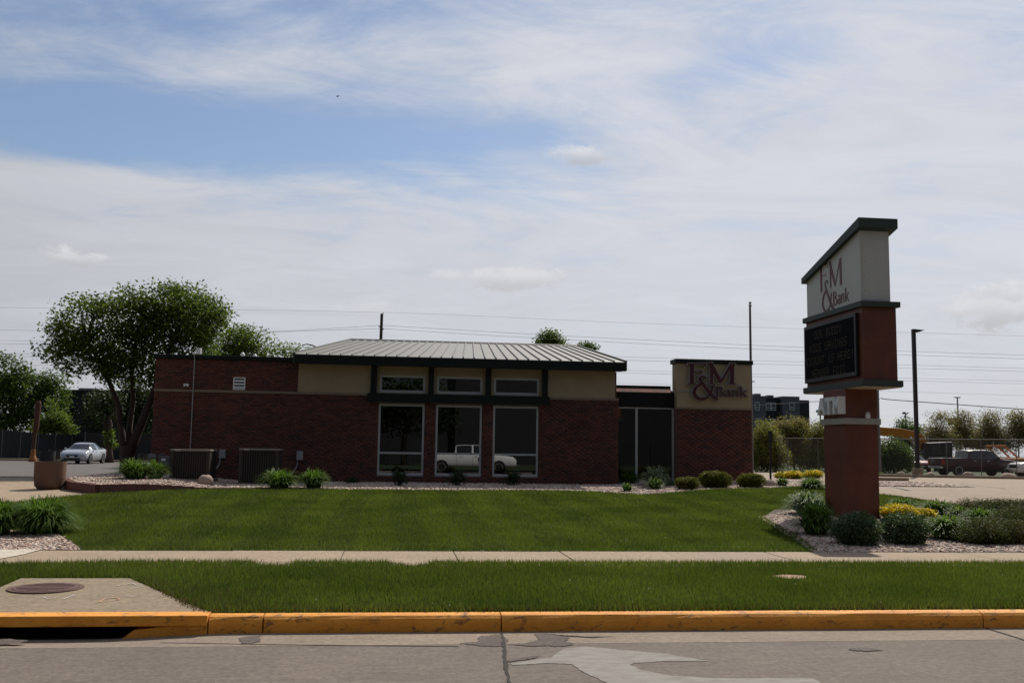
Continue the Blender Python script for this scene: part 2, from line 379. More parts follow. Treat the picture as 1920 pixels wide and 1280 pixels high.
class MB:
    def __init__(s): s.v = []; s.f = []
    def add(s, vs, fs):
        b = len(s.v); s.v += [tuple(p) for p in vs]; s.f += [tuple(b+i for i in f) for f in fs]; return s
    def box(s, x0, x1, y0, y1, z0, z1):
        return s.add([(x0, y0, z0), (x1, y0, z0), (x1, y1, z0), (x0, y1, z0), (x0, y0, z1), (x1, y0, z1), (x1, y1, z1), (x0, y1, z1)],
                     [(0, 3, 2, 1), (4, 5, 6, 7), (0, 1, 5, 4), (1, 2, 6, 5), (2, 3, 7, 6), (3, 0, 4, 7)])
    def prism(s, poly, d):
        """closed polygon of 3D points swept by vector d"""
        n = len(poly); d = Vector(d); a = [Vector(p) for p in poly]; b = [p+d for p in a]
        return s.add(a+b, [tuple(range(n))[::-1], tuple(range(n, 2*n))]+[(i, (i+1) % n, n+(i+1) % n, n+i) for i in range(n)])
    def tube(s, path, rad, n=8, cap=True):
        path = [Vector(p) for p in path]; rr = rad if isinstance(rad, (list, tuple)) else [rad]*len(path)
        base = len(s.v); ref = None
        for i, p in enumerate(path):
            t = (path[min(i+1, len(path)-1)]-path[max(i-1, 0)]).normalized()
            if ref is None: ref = t.orthogonal().normalized()
            a = (ref-t*ref.dot(t)); a = a.normalized() if a.length > 1e-6 else t.orthogonal().normalized(); ref = a; b = t.cross(a)
            for k in range(n):
                th = 2*math.pi*k/n; s.v.append(tuple(p+(a*math.cos(th)+b*math.sin(th))*rr[i]))
        for i in range(len(path)-1):
            for k in range(n):
                s.f.append((base+i*n+k, base+i*n+(k+1) % n, base+(i+1)*n+(k+1) % n, base+(i+1)*n+k))
        if cap:
            s.f.append(tuple(base+k for k in range(n))[::-1]); s.f.append(tuple(base+(len(path)-1)*n+k for k in range(n)))
        return s
    def lathe(s, prof, c=(0, 0, 0), n=24, axis='z'):
        base = len(s.v)
        for r, z in prof:
            for k in range(n):
                th = 2*math.pi*k/n; a, b = r*math.cos(th), r*math.sin(th)
                p = (a, b, z) if axis == 'z' else ((a, z, b) if axis == 'y' else (z, a, b))
                s.v.append((c[0]+p[0], c[1]+p[1], c[2]+p[2]))
        m = len(prof)
        for i in range(m-1):
            for k in range(n): s.f.append((base+i*n+k, base+i*n+(k+1) % n, base+(i+1)*n+(k+1) % n, base+(i+1)*n+k))
        s.f.append(tuple(base+k for k in range(n))[::-1]); s.f.append(tuple(base+(m-1)*n+k for k in range(n)))
        return s
    def blob(s, c, r, seed=0, n=10, m=7, amp=.18, flat=None):
        rd = random.Random(seed); ph = [rd.uniform(0, 6.28) for _ in range(6)]
        vs = []
        for i in range(m+1):
            th = math.pi*i/m
            for k in range(n):
                a = 2*math.pi*k/n
                w = 1+amp*(math.sin(2*a+ph[0])*math.sin(th)+.6*math.sin(3*a+ph[1]+2*th)+.5*math.cos(2*th+ph[2]))
                z = math.cos(th)*r[2]*w
                if flat is not None: z = max(z, flat)
                vs.append((c[0]+math.sin(th)*math.cos(a)*r[0]*w, c[1]+math.sin(th)*math.sin(a)*r[1]*w, c[2]+z))
        fs = [(i*n+k, (i+1)*n+k, (i+1)*n+(k+1) % n, i*n+(k+1) % n) for i in range(m) for k in range(n)]
        return s.add(vs, fs)
    def build(s, name, mat, parent=None, org=None, smooth=False, bevel=0.):
        me = bpy.data.meshes.new(name); me.from_pydata(s.v, [], s.f); 
        bm = bmesh.new(); bm.from_mesh(me)
        bmesh.ops.remove_doubles(bm, verts=bm.verts, dist=1e-6)
        bmesh.ops.recalc_face_normals(bm, faces=bm.faces)
        if bevel: bmesh.ops.bevel(bm, geom=bm.edges[:], offset=bevel, segments=2, affect='EDGES', clamp_overlap=True, profile=.5)
        bm.to_mesh(me); bm.free()
        return link(name, me, mat, parent, org, smooth)
def bx(name, mat, parent, x0, x1, y0, y1, z0, z1, bevel=0., org=None):
    return MB().box(x0, x1, y0, y1, z0, z1).build(name, mat, parent, org, bevel=bevel)
def np_mesh(name, V, F, mat, parent=None, org=None, smooth=False):
    me = bpy.data.meshes.new(name); F = np.asarray(F); k = F.shape[1]
    me.vertices.add(len(V)); me.vertices.foreach_set('co', np.asarray(V, dtype=np.float32).ravel())
    me.loops.add(F.size); me.loops.foreach_set('vertex_index', F.astype(np.int32).ravel())
    me.polygons.add(len(F)); me.polygons.foreach_set('loop_start', np.arange(0, F.size, k, dtype=np.int32))
    me.update(calc_edges=True); me.validate()
    return link(name, me, mat, parent, org, smooth)
def sheet(name, poly, mat, off=.0, step=1.5, parent=None, kind='structure', zfun=None):
    bm = bmesh.new(); bm.faces.new([bm.verts.new((x, y, 0)) for x, y in poly])
    xs = [p[0] for p in poly]; ys = [p[1] for p in poly]
    for ax, lo, hi in ((0, min(xs), max(xs)), (1, min(ys), max(ys))):
        k = math.ceil(lo/step)*step
        while k < hi:
            co = Vector((k, 0, 0)) if ax == 0 else Vector((0, k, 0)); no = Vector((1, 0, 0)) if ax == 0 else Vector((0, 1, 0))
            bmesh.ops.bisect_plane(bm, geom=bm.verts[:]+bm.edges[:]+bm.faces[:], dist=1e-5, plane_co=co, plane_no=no); k += step
    for v in bm.verts: v.co.z = (zfun or gz)(v.co.x, v.co.y)+off
    for f in bm.faces:
        f.normal_update()
        if f.normal.z < 0: f.normal_flip()
    me = bpy.data.meshes.new(name); bm.to_mesh(me); bm.free()
    o = link(name, me, mat, parent)
    if parent is None: tag(o, kind=kind)
    return o
def inpoly(P, poly):
    x, y = P[:, 0], P[:, 1]; r = np.zeros(len(P), bool); n = len(poly); j = n-1
    for i in range(n):
        xi, yi = poly[i]; xj, yj = poly[j]
        c = ((yi > y) != (yj > y)) & (x < (xj-xi)*(y-yi)/(yj-yi+1e-12)+xi); r ^= c; j = i
    return r
gzv = np.vectorize(gz)
def scatter(poly, dens, holes=()):
    xs = [p[0] for p in poly]; ys = [p[1] for p in poly]; a = (max(xs)-min(xs))*(max(ys)-min(ys))
    P = rng.random((int(a*dens), 2))*[max(xs)-min(xs), max(ys)-min(ys)]+[min(xs), min(ys)]
    k = inpoly(P, poly)
    for h in holes: k &= ~inpoly(P, h)
    return P[k]
def unit(n):
    v = rng.normal(size=(n, 3)); return v/np.linalg.norm(v, axis=1)[:, None]
def blades(P, z, h, w, lean=.35, stripe=0.):
    """one bent triangle pair per blade"""
    n = len(P); a = rng.random(n)*6.283; d = np.stack([np.cos(a), np.sin(a)], 1)
    b = rng.random(n)*6.283; l = np.stack([np.cos(b), np.sin(b)], 1)*(rng.random(n)*lean)[:, None]*h[:, None]
    if stripe:                                # rolled by the mower: rows lean away and towards in turn
        sg = np.where(np.floor((P[:, 0]+.03*np.sin(P[:, 1]*.7))/.56).astype(int) % 2 == 0, 1., -1.)
        l[:, 1] += sg*stripe*h
    B = np.column_stack([P, z]); V = np.zeros((n, 3, 3))
    V[:, 0] = B; V[:, 0, :2] += d*w[:, None]*.5; V[:, 1] = B; V[:, 1, :2] -= d*w[:, None]*.5
    V[:, 2] = B; V[:, 2, :2] += l; V[:, 2, 2] += h
    return V.reshape(-1, 3), np.arange(3*n).reshape(-1, 3)
def leaves(C, size, flat=.4, asp=.55):
    """diamond leaves at C"""
    n = len(C); nr = unit(n); nr[:, 2] = np.abs(nr[:, 2])+flat; nr /= np.linalg.norm(nr, axis=1)[:, None]
    t = np.cross(nr, unit(n)); t /= np.linalg.norm(t, axis=1)[:, None]; b = np.cross(nr, t)
    s = (size*(.65+.7*rng.random(n)))[:, None]
    V = np.stack([C+t*s*.5, C+b*s*asp*.5, C-t*s*.5, C-b*s*asp*.5], 1)
    return V.reshape(-1, 3), np.arange(4*n).reshape(-1, 4)
def stones(P, z, size):
    ph = (1+5**.5)/2
    I = np.array([(-1, ph, 0), (1, ph, 0), (-1, -ph, 0), (1, -ph, 0), (0, -1, ph), (0, 1, ph), (0, -1, -ph), (0, 1, -ph), (ph, 0, -1), (ph, 0, 1), (-ph, 0, -1), (-ph, 0, 1)])/1.9
    F = np.array([(0, 11, 5), (0, 5, 1), (0, 1, 7), (0, 7, 10), (0, 10, 11), (1, 5, 9), (5, 11, 4), (11, 10, 2), (10, 7, 6), (7, 1, 8), (3, 9, 4), (3, 4, 2), (3, 2, 6), (3, 6, 8), (3, 8, 9), (4, 9, 5), (2, 4, 11), (6, 2, 10), (8, 6, 7), (9, 8, 1)])
    n = len(P); a = rng.random(n)*6.283; ca, sa = np.cos(a), np.sin(a)
    S = size*(.6+.8*rng.random(n)); sx = S*(.8+.5*rng.random(n)); sy = S*(.6+.3*rng.random(n)); sz = S*(.35+.3*rng.random(n))
    V = np.repeat(I[None], n, 0)*(1+.16*rng.normal(size=(n, 12, 1)))
    X = V[:, :, 0]*sx[:, None]*.5; Y = V[:, :, 1]*sy[:, None]*.5; Z = V[:, :, 2]*sz[:, None]*.5
    V = np.stack([X*ca[:, None]-Y*sa[:, None]+P[:, 0:1], X*sa[:, None]+Y*ca[:, None]+P[:, 1:2], Z+(z+sz*.22)[:, None]], 2)
    return V.reshape(-1, 3), (F[None]+12*np.arange(n)[:, None, None]).reshape(-1, 3)

# ================================================================== SETTING
tag(MB().add([(-3000, -3000, -.08), (3000, -3000, -.08), (3000, 4000, -.08), (-3000, 4000, -.08)], [(0, 1, 2, 3)]).build('ground', 'turf'), kind='structure')
sheet('terrain', [(-110, 9.26), (140, 9.26), (140, 240), (-110, 240)], 'turf', -.025, 4.)
sheet('road', [(-60, -7.5), (70, -7.5), (70, 8.52), (-60, 8.52)], 'road', 0., 8., zfun=lambda x, y: 0.)
def gutter_z(x, y): return -.045*sm(-1.3, -2.6, -(-x))*sm(8.5, 9.0, y) if x > -1.3 else -.045*sm(1.3, 2.6, -x)*sm(8.5, 9.0, y)
sheet('gutter', [(-60, 8.524), (70, 8.524), (70, 9.12), (-60, 9.12)], 'gutter', .001, .3, zfun=gutter_z)
sheet('far_verge', [(-60, -40), (70, -40), (70, -7.9), (-60, -7.9)], 'turf', .1, 20., zfun=lambda x, y: 0.)
def wx(px, py, Y): return W(px, py, Y)[0]
# kerb with its segments
kerb = empty('kerb', (0, 9.09, 0), kind='structure')
KX = [wx(390, 1170, 9.09), wx(493, 1170, 9.09), wx(940, 1168, 9.09), wx(1843, 1160, 9.09)]
prof = [(9.09, -.1), (9.088, .085), (9.097, .118), (9.118, .142), (9.15, .152), (9.245, .152), (9.245, -.1)]
def kerb_piece(x0, x1):
    n = max(2, int((x1-x0)/.25)); mb = MB(); k = len(prof); vs = []; rd = random.Random(int(x0*100))
    for i in range(n+1):
        x = x0+(x1-x0)*i/n
        for j, (y, z) in enumerate(prof):
            w = .004 if 1 <= j <= 4 else 0
            vs.append((x, y+rd.uniform(-w, w), z+rd.uniform(-w, w)*.6))
    fs = [(i*k+j, (i+1)*k+j, (i+1)*k+(j+1) % k, i*k+(j+1) % k) for i in range(n) for j in range(k)]
    fs += [tuple(range(k)), tuple(n*k+j for j in range(k))[::-1]]
    return mb.add(vs, fs).build('kerb_segment', 'kerb', kerb)
xs = KX+[12.5, 22.0]
for a, b in zip(xs[:-1], xs[1:]): kerb_piece(a+.006, b-.006)
# storm drain inlet in the kerb on the left: top slab over a dark opening
xi = KX[0]-.006
MB().box(-9, xi, 9.075, 9.30, .068, .160).build('kerb_segment', 'kerb', kerb, bevel=.008)
MB().prism([(xi, 9.09, -.08), (xi, 9.09, .066), (xi-.34, 9.09, .066), (xi-.62, 9.09, .035), (xi-.78, 9.09, -.08)], (0, .2, 0)).build('kerb_segment', 'kerb', kerb)
o = MB().box(-9, xi-.2, 9.95, 10.0, -1., .05).box(-9, xi-.2, 9.0, 9.95, -1.0, -.95).build('drain_chamber', 'crack', kerb)
# pad of the drain with its cast iron cover
PAD = [(-9, 9.302), (KX[0]-.01, 9.302), (GG(393, 1139)[0], 9.42), GG(243, 1084)[:2], GG(40, 1084)[:2], GG(-40, 1122)[:2], (-9, 9.7)]
PAD = [(-6.2, 9.302), (KX[0]-.01, 9.302), (-1.72, 9.46), GG(243, 1084)[:2], GG(40, 1084)[:2], GG(-40, 1118)[:2], (-6.2, 9.75)]
sheet('drain_pad', PAD, 'pad', .004, .7)
PADH = [(-8, 9.2), (KX[0]+.02, 9.2)]+PAD[2:]
mc = GG(86, 1103)
mh = empty('manhole_cover', (mc[0], mc[1], mc[2]), 'round rusty cast iron manhole cover on the concrete drain pad', 'manhole cover')
MB().lathe([(.36, .0), (.36, .013), (.315, .013), (.315, .006)], (mc[0], mc[1], mc[2]), 40).build('ring', 'iron', mh)
MB().lathe([(.308, .004), (.308, .016), (.29, .018)], (mc[0], mc[1], mc[2]), 40).build('lid', 'iron', mh)
mb = MB()
for i in range(-5, 6):
    w = math.sqrt(max(0, .27**2-(i*.05)**2))
    if abs(i) > 0: mb.box(mc[0]-w, mc[0]+w, mc[1]+i*.05-.008, mc[1]+i*.05+.008, mc[2]+.016, mc[2]+.021)
mb.build('tread', 'iron', mh)

# sidewalk slabs
walk = empty('sidewalk', (0, 13.2, .2), kind='structure')
x = .88-1.52*9; rd = random.Random(3)
while x < 17:
    dz = rd.uniform(-.003, .003); y0 = 12.3
    MB().box(x+.006, x+1.514, y0, 14.08, .1, .206+dz).build('slab', 'walk', walk, bevel=.004); x += 1.52
# pale new slab and its apron at the left end
sheet('new_slab', [GG(-60, 1030)[:2], GG(85, 1029)[:2], GG(45, 1040)[:2], GG(-60, 1060)[:2]], 'walk_new', .012, 3.)

# lawns, beds, plaza, lot
NOTCH = [(-1.72, 12.72), (-1.6, 12.45), (-1.42, 12.33), (-1.24, 12.36), (-1.16, 12.72), (-.05, 12.72), (.08, 12.4), (.22, 12.33), (.4, 12.38), (.55, 12.72)]
VERGE = [(-14, 9.25), (17, 9.25), (17, 12.72)]+NOTCH[::-1]+[(-3.2, 12.74), (-4.3, 12.55), (-5.2, 12.2), (-14, 12.1)]
sheet('verge_soil', VERGE, 'turf', -.012, 1.)
LB = GG(345, 917)[:2]
EDGE = [(-9.9, 34.5), (-9.6, 31.), (-8.9, 28.), (-7.9, 25.8), (-7.0, 24.8), (-6.3, 25.4), (-5.4, 26.3), (-4.2, 26.8), (-2.8, 26.95)]
GBR = [GG(1440, 916)[:2], GG(1330, 918)[:2], GG(1200, 928)[:2], GG(1110, 922)[:2], GG(1000, 920)[:2], (1.66, 27.0)]
SB = [(6.28, 14.09), GG(1500, 1008)[:2], GG(1430, 970)[:2], (8.6, 21.6), (10.4, 22.6), (12.6, 22.9), (14.3, 22.6)]
LAWN = [(-4.12, 14.09), (6.28, 14.09), SB[1], SB[2], SB[3], SB[4], SB[5], (14.25, 23.2), (13.85, 25.4), (12.9, 28.2), (13.6, 30.)]+GBR+EDGE[:3:-1]+[(-8.0, 21.5), (-9.1, 18.), (-6.6, 17.0), (-5.0, 15.9)]
sheet('lawn_soil', LAWN, 'turf', .0, 1.)
LEFTBED = [(-4.16, 14.09), (-5.0, 15.9), (-6.6, 17.), (-9.1, 18.), (-12, 17), (-12, 14.09)]
SIGNBED = SB+[(19, 21), (19, 14.09)]
def bed_z(x, y):                       # raised soil behind the edging on the left
    return gz(x, y)+.17*sm(-4.5, -6.6, x)*(1-sm(-8.5, -10.2, x)) if y > 24 else gz(x, y)
FRONTBED = EDGE[::-1]+[(-10.2, 37.), (-7.46, 37.), (-7.46, 31.66), (12.6, 31.66), (13.4, 30.4)]+GBR
RIGHTBED = [(12.7, 30.6), (19., 30.6), (20., 35.5), (12.2, 36.5), (12.0, 31.7)]
for nm, pl, zf in (('left_bed', LEFTBED, gz), ('sign_bed', SIGNBED, gz), ('front_bed', FRONTBED, lambda x, y: bed_z(x, y)), ('right_bed', RIGHTBED, gz)):
    sheet(nm+'_soil', pl, 'soil', .006, 1., zfun=zf)
sheet('plaza', [(-7.0, 24.75), (-8.02, 21.5), (-9.12, 18.), (-14, 12), (-45, 12), (-45, 33), (-9.75, 33.), (-9.7, 31), (-9.0, 28), (-8.0, 25.8)], 'walk', -.006, 2.)
sheet('side_street', [(-9.95, 33.02), (-60, 33.02), (-85, 86), (-5, 82), (-7.6, 60), (-7.6, 38), (-10.3, 37.2)], 'asphalt', .0, 3.)
sheet('street_edge', [(-88, 80.5), (-2, 80.5), (-2, 88), (-88, 88)], 'walk', .012, 4.)
sheet('parking_lot', [(12.95, 28.2), (13.9, 25.4), (14.3, 23.2), (19, 21.2), (60, 12.), (100, 40), (62, 64), (24, 72), (13, 60), (12.9, 36.6), (20.1, 35.6), (19.1, 30.5), (13.5, 30.3)], 'lot', .004, 3.)
# painted bay lines on the lot
for i, (p, q) in enumerate((((1690, 905), (1745, 912)), ((1745, 906), (1795, 913)), ((1800, 907), (1885, 916)), ((1665, 911), (1705, 919)))):
    a, b = GG(*p), GG(*q); d = Vector((b[0]-a[0], b[1]-a[1], 0)); nrm = Vector((-d.y, d.x, 0)).normalized()*.06
    sheet('bay_line', [(a[0]-nrm.x, a[1]-nrm.y), (b[0]-nrm.x, b[1]-nrm.y), (b[0]+nrm.x, b[1]+nrm.y), (a[0]+nrm.x, a[1]+nrm.y)], 'paint', .010, 2.)
# far kerb of the lot
ka, kb = GG(1640, 893), GG(1960, 899)
def strip(name, mat, pts, w, z0, h, parent=None, org=None):
    mb = MB()
    for i in range(len(pts)-1):
        a, b = Vector((*pts[i][:2], 0)), Vector((*pts[i+1][:2], 0)); n = Vector((-(b-a).y, (b-a).x, 0)).normalized()*w/2
        mb.prism([(a.x-n.x, a.y-n.y, z0(a.x, a.y)), (b.x-n.x, b.y-n.y, z0(b.x, b.y)), (b.x+n.x, b.y+n.y, z0(b.x, b.y)), (a.x+n.x, a.y+n.y, z0(a.x, a.y))], (0, 0, h))
    return mb.build(name, mat, parent, org, bevel=.02)
tag(strip('lot_kerb', 'walk', [ka, kb], .3, lambda x, y: gz(x, y)-.05, .22), kind='structure')
tag(strip('street_kerb', 'walk', [(-88, 80.4), (-3, 80.4)], .3, lambda x, y: gz(x, y)-.05, .2), kind='structure')
ws = GG(1672, 901)
o = MB().box(ws[0]-1.9, ws[0]+.7, ws[1]-.12, ws[1]+.12, ws[2], ws[2]+.14).build('wheel_stop', 'walk', None, (ws[0], ws[1], ws[2]), bevel=.03)
tag(o, 'long concrete wheel stop lying on the parking lot behind the sign post', 'wheel stop')

# road wear: joint, patches, worn arrow
def flat(name, pts, mat, z):
    vs = [Vector((x, y, z)) for x, y in pts]
    tris = [t for t in tessellate_polygon([vs]) if (vs[t[1]]-vs[t[0]]).cross(vs[t[2]]-vs[t[0]]).length > 1e-9]
    return tag(MB().add(vs, tris).build(name, mat), kind='structure')
def g0(px, py): d = ray(px, py); t = -H/d.z; return (d.x*t, d.y*t)
def jag(pts, amp=.012, n=5, seed=1):
    rd = random.Random(seed); out = []
    for _ in range(2):                       # two rounds: coarse then fine raggedness
        o2 = []
        for i in range(len(pts)):
            a, b = pts[i], pts[(i+1) % len(pts)]; o2 += [a, ((a[0]+b[0])/2+rd.uniform(-amp, amp)*1.6, (a[1]+b[1])/2+rd.uniform(-amp, amp)*1.6)]
        pts = o2
    for i in range(len(pts)):
        a, b = pts[i], pts[(i+1) % len(pts)]
        for k in range(n):
            t = k/n; out.append((a[0]+(b[0]-a[0])*t+rd.uniform(-amp, amp), a[1]+(b[1]-a[1])*t+rd.uniform(-amp, amp)))
    return out
jl = [g0(940, 1187), g0(944, 1205), g0(947, 1235), g0(951, 1262), g0(957, 1290)]
rd = random.Random(5)
fine = []
for a, b in zip(jl[:-1], jl[1:]):
    for k in range(6): t = k/6; fine.append((a[0]+(b[0]-a[0])*t+rd.uniform(-.006, .006), a[1]+(b[1]-a[1])*t))
fine.append(jl[-1]); 
ext = (fine[-1][0]-.25, -7)
wd = [.012+rd.uniform(-.004, .008) for _ in fine]
flat('road_joint', [(p[0]-w, p[1]) for p, w in zip(fine, wd)]+[(ext[0], ext[1])]+[(p[0]+w, p[1]) for p, w in zip(fine[::-1], wd[::-1])], 'crack', .005)
P1 = jag([g0(*p) for p in ((862, 1206), (895, 1203), (905, 1192), (935, 1189), (955, 1200), (940, 1211), (900, 1211))], .012, 4, 2)
P2 = jag([g0(*p) for p in ((948, 1208), (985, 1206), (1010, 1199), (1000, 1189), (1040, 1189), (1062, 1193), (1060, 1202), (1078, 1209), (1040, 1212), (985, 1211))], .012, 4, 3)
P3 = jag([g0(*p) for p in ((447, 1196), (468, 1193), (490, 1191), (488, 1201), (470, 1207), (452, 1206))], .008, 4, 4)
P4 = jag([g0(*p) for p in ((950, 1238), (990, 1231), (1020, 1230), (990, 1236), (955, 1241))], .008, 3, 5)
P5 = jag([g0(*p) for p in ((1590, 1217), (1620, 1214), (1660, 1219), (1630, 1221), (1600, 1220))], .008, 3, 6)
P6 = jag([g0(*p) for p in ((-20, 1200), (20, 1198), (55, 1202), (30, 1206), (-20, 1206))], .008, 3, 7)
for i, p in enumerate((P1, P2, P3, P4, P5, P6)): flat('asphalt_patch', p, 'patch', .0045+.0005*i)
flat('gutter_crack', [g0(300, 1203.5), g0(420, 1206), g0(600, 1208.5), g0(860, 1211), g0(860, 1212), g0(600, 1209.7), g0(420, 1207), g0(300, 1204.2)], 'crack', .003)
flat('gutter_crack', [g0(1000, 1187), g0(1060, 1191), g0(1110, 1194), g0(1160, 1192.5), g0(1110, 1195.5), g0(1060, 1192.5)], 'crack', .006)
flat('road_joint', [g0(1850, 1177), g0(1925, 1200), g0(1925, 1202), g0(1849, 1178.5)], 'crack', .005)
# worn turn arrow: curved band painted on the concrete
arr = [(955, 1243), (1035, 1232), (1060, 1215), (1100, 1212), (1190, 1220), (1250, 1226), (1330, 1239), (1250, 1239), (1190, 1243), (1180, 1246), (1205, 1257), (1255, 1266), (1330, 1271), (1525, 1271), (1545, 1283), (1480, 1300),
       (1200, 1300), (1130, 1277), (1085, 1255), (1073, 1245), (1020, 1243), (960, 1247)]
flat('road_arrow', jag([g0(*p) for p in arr], .006, 3, 9), 'paint', .0036)

# sprayed survey marks on the pad
def mark(pts, mat, w=.012):
    P = [GG(*p) for p in pts]
    for a, b in zip(P[:-1], P[1:]):
        d = Vector((b[0]-a[0], b[1]-a[1], 0)); n = Vector((-d.y, d.x, 0)).normalized()*w
        tag(MB().add([(a[0]-n.x, a[1]-n.y, a[2]+.009), (b[0]-n.x, b[1]-n.y, b[2]+.009), (b[0]+n.x, b[1]+n.y, b[2]+.009), (a[0]+n.x, a[1]+n.y, a[2]+.009)], [(0, 1, 2, 3)]).build('survey_mark', mat), kind='structure')
MT['spray_white'] = pm('spray_white', (.5, .46, .42), .9, .25, 30); MT['spray_orange'] = pm('spray_orange', (.44, .27, .17), .9, .25, 30)
for pts in ([(232, 1097), (247, 1094), (255, 1097)], [(243, 1105), (270, 1100)], [(218, 1098), (224, 1099)], [(255, 1099), (268, 1098)], [(65, 1122), (80, 1120), (90, 1123), (112, 1120)], [(118, 1124), (135, 1118), (140, 1116)], [(236, 1118), (250, 1119)]): mark(pts, 'spray_white', .008)
for pts in ([(186, 1130), (195, 1124), (215, 1121), (226, 1124), (212, 1127), (196, 1129)],): mark(pts, 'spray_orange', .010)

# grass: real blades
def grass(name, poly, dens, hmin, hmax, w, mat, holes=(), label=None, ymin=None, ymax=None, stripe=0.):
    P = scatter(poly, dens, holes)
    if ymin is not None: P = P[(P[:, 1] >= ymin) & (P[:, 1] < ymax)]
    n = len(P); z = gzv(P[:, 0], P[:, 1])-.012
    return blades(P, z, hmin+(hmax-hmin)*rng.random(n), w*(.7+.6*rng.random(n)), .6, stripe)
def join(parts):
    V, F, b = [], [], 0
    for v, f in parts: V.append(v); F.append(f+b); b += len(v)
    return np.concatenate(V), np.concatenate(F)
bare = GG(1483, 1083); BARE = [(bare[0]+.2*math.cos(a)*(1+.2*math.sin(3*a)), bare[1]+.2*math.sin(a)) for a in np.linspace(0, 6.28, 12)[:-1]]
flat('bare_patch', [(x, y) for x, y in BARE], 'edging', .2); bpy.data.objects['bare_patch'].data.materials[0] = pm('bare_earth', (.3, .19, .12), .95, .2, 6, .3)
vb = [(-7, 9.25), (8.6, 9.25), (9.6, 12.72)]+NOTCH[::-1]+[(-3.2, 12.74), (-4.3, 12.55), (-5.2, 12.2), (-7.4, 12.1)]
V, F = join([grass('', vb, 3600, .035, .085, .011, 0, (PADH, BARE)), grass('', vb, 500, .06, .115, .009, 0, (PADH, BARE))])
tag(np_mesh('verge_grass', V, F, 'grass'), 'short mown grass on the verge between yellow kerb and sidewalk', 'grass', kind='stuff')
dp = scatter([(-1.7, 9.25), (9, 9.25), (9, 9.75), (-1.2, 9.7)], 1300)
dq = scatter([(-1.75, 9.32), (-1.1, 9.35), (-1.3, 10.3), (-2.5, 11.2), (-2.75, 11.3)], 1500); dp = np.concatenate([dp, scatter([(-14, 12.1), (9, 12.3), (9, 12.75), (-3.2, 12.75)], 60), scatter(vb, 14, (PADH,))])
dp = dp[rng.random(len(dp)) < np.clip(1.1-(dp[:, 1]-9.25)*2.2, .5, 1)]
dp = np.concatenate([dp, dq])
V, F = blades(dp, gzv(dp[:, 0], dp[:, 1])-.01, .03+.05*rng.random(len(dp)), .01+.006*rng.random(len(dp)), .9)
tag(np_mesh('dry_grass', V, F, 'drygrass'), 'dry brown thatch along the back of the yellow kerb', 'grass', kind='stuff')
V, F = join([grass('', LAWN, 2500, .04, .085, .013, 0, ymin=14, ymax=17.5, stripe=.15), grass('', LAWN, 1500, .045, .085, .018, 0, ymin=17.5, ymax=22, stripe=.15), grass('', LAWN, 950, .045, .085, .025, 0, ymin=22, ymax=32, stripe=.15)])
tag(np_mesh('lawn_grass', V, F, 'grass'), 'mown green lawn in front of the brick bank', 'grass', kind='stuff')
cp = np.concatenate([scatter(LAWN, .9), scatter(vb, 1.5, (PADH,))]); cp = np.column_stack([cp, gzv(cp[:, 0], cp[:, 1])+.065])
V, F = leaves(cp, np.full(len(cp), .016), .5, .8)
MT['clover'] = pm('clover_flower', (.36, .38, .26), .8, .1)
tag(np_mesh('clover_flowers', V, F, 'clover'), 'tiny pale clover flowers scattered through the grass', 'flowers', kind='stuff')
# gravel
def gravel(name, poly, dens, size, label, zf=gz):
    P = scatter(poly, dens); z = np.array([zf(a, b) for a, b in P])
    V, F = stones(P, z, size); tag(np_mesh(name, V, F, 'gravel'), label, 'gravel', kind='stuff')
gravel('river_gravel', LEFTBED, 900, .05, 'reddish river gravel around the daylilies at the left sidewalk')
gravel('river_gravel', [(6.2, 14.1), (7.0, 17.5), (7.5, 19.7), (9., 21.5), (12, 21.5), (13, 18), (11.5, 14.1)], 620, .06, 'pale river gravel under the shrubs around the tall sign')
gravel('river_gravel', FRONTBED, 300, .07, 'pale river gravel strip along the foot of the bank wall', bed_z)
gravel('river_gravel', RIGHTBED, 160, .09, 'pale gravel beside the walk right of the bank')

# ================================================================== BANK BUILDING
FY = 31.65                               # face of the front wall
bank = empty('bank_building', (0, FY, .5), 'single storey brick bank with tan stucco panels and grey metal roof', 'building')
# wall cores (mortar coloured) with openings; brick faces are set on them
BR = 7.32; BL = -7.45
WINX = [(-.50, .97), (1.33, 2.82), (3.18, 4.67)]; WZ0, WZ1 = .77, 3.03; TZ0, TZ1 = 3.40, 3.95
mb = MB(); yb = FY+.3; y0 = FY+.012
mb.box(BL, WINX[0][0], y0, yb, .2, 3.28)
mb.box(WINX[0][1], WINX[1][0], y0, yb, .2, 3.28); mb.box(WINX[1][1], WINX[2][0], y0, yb, .2, 3.28); mb.box(WINX[2][1], BR, y0, yb, .2, 3.28)
for a, b in WINX: mb.box(a, b, y0, yb, .2, WZ0); mb.box(a, b, y0, yb, WZ1, 3.28)
mb.box(BL, -3.06, y0, yb, 3.36, 4.31)
mb.build('wall', 'mortar', bank)
sh = MB()
sh.box(BL, BL+.3, yb+.001, 54, .2, 4.31).box(BR-.3, BR, yb+.001, 54, .2, 4.25).box(BL+.3, BR-.3, 53.7, 54, .2, 4.25)
sh.build('side_wall', 'brick_tex', bank)
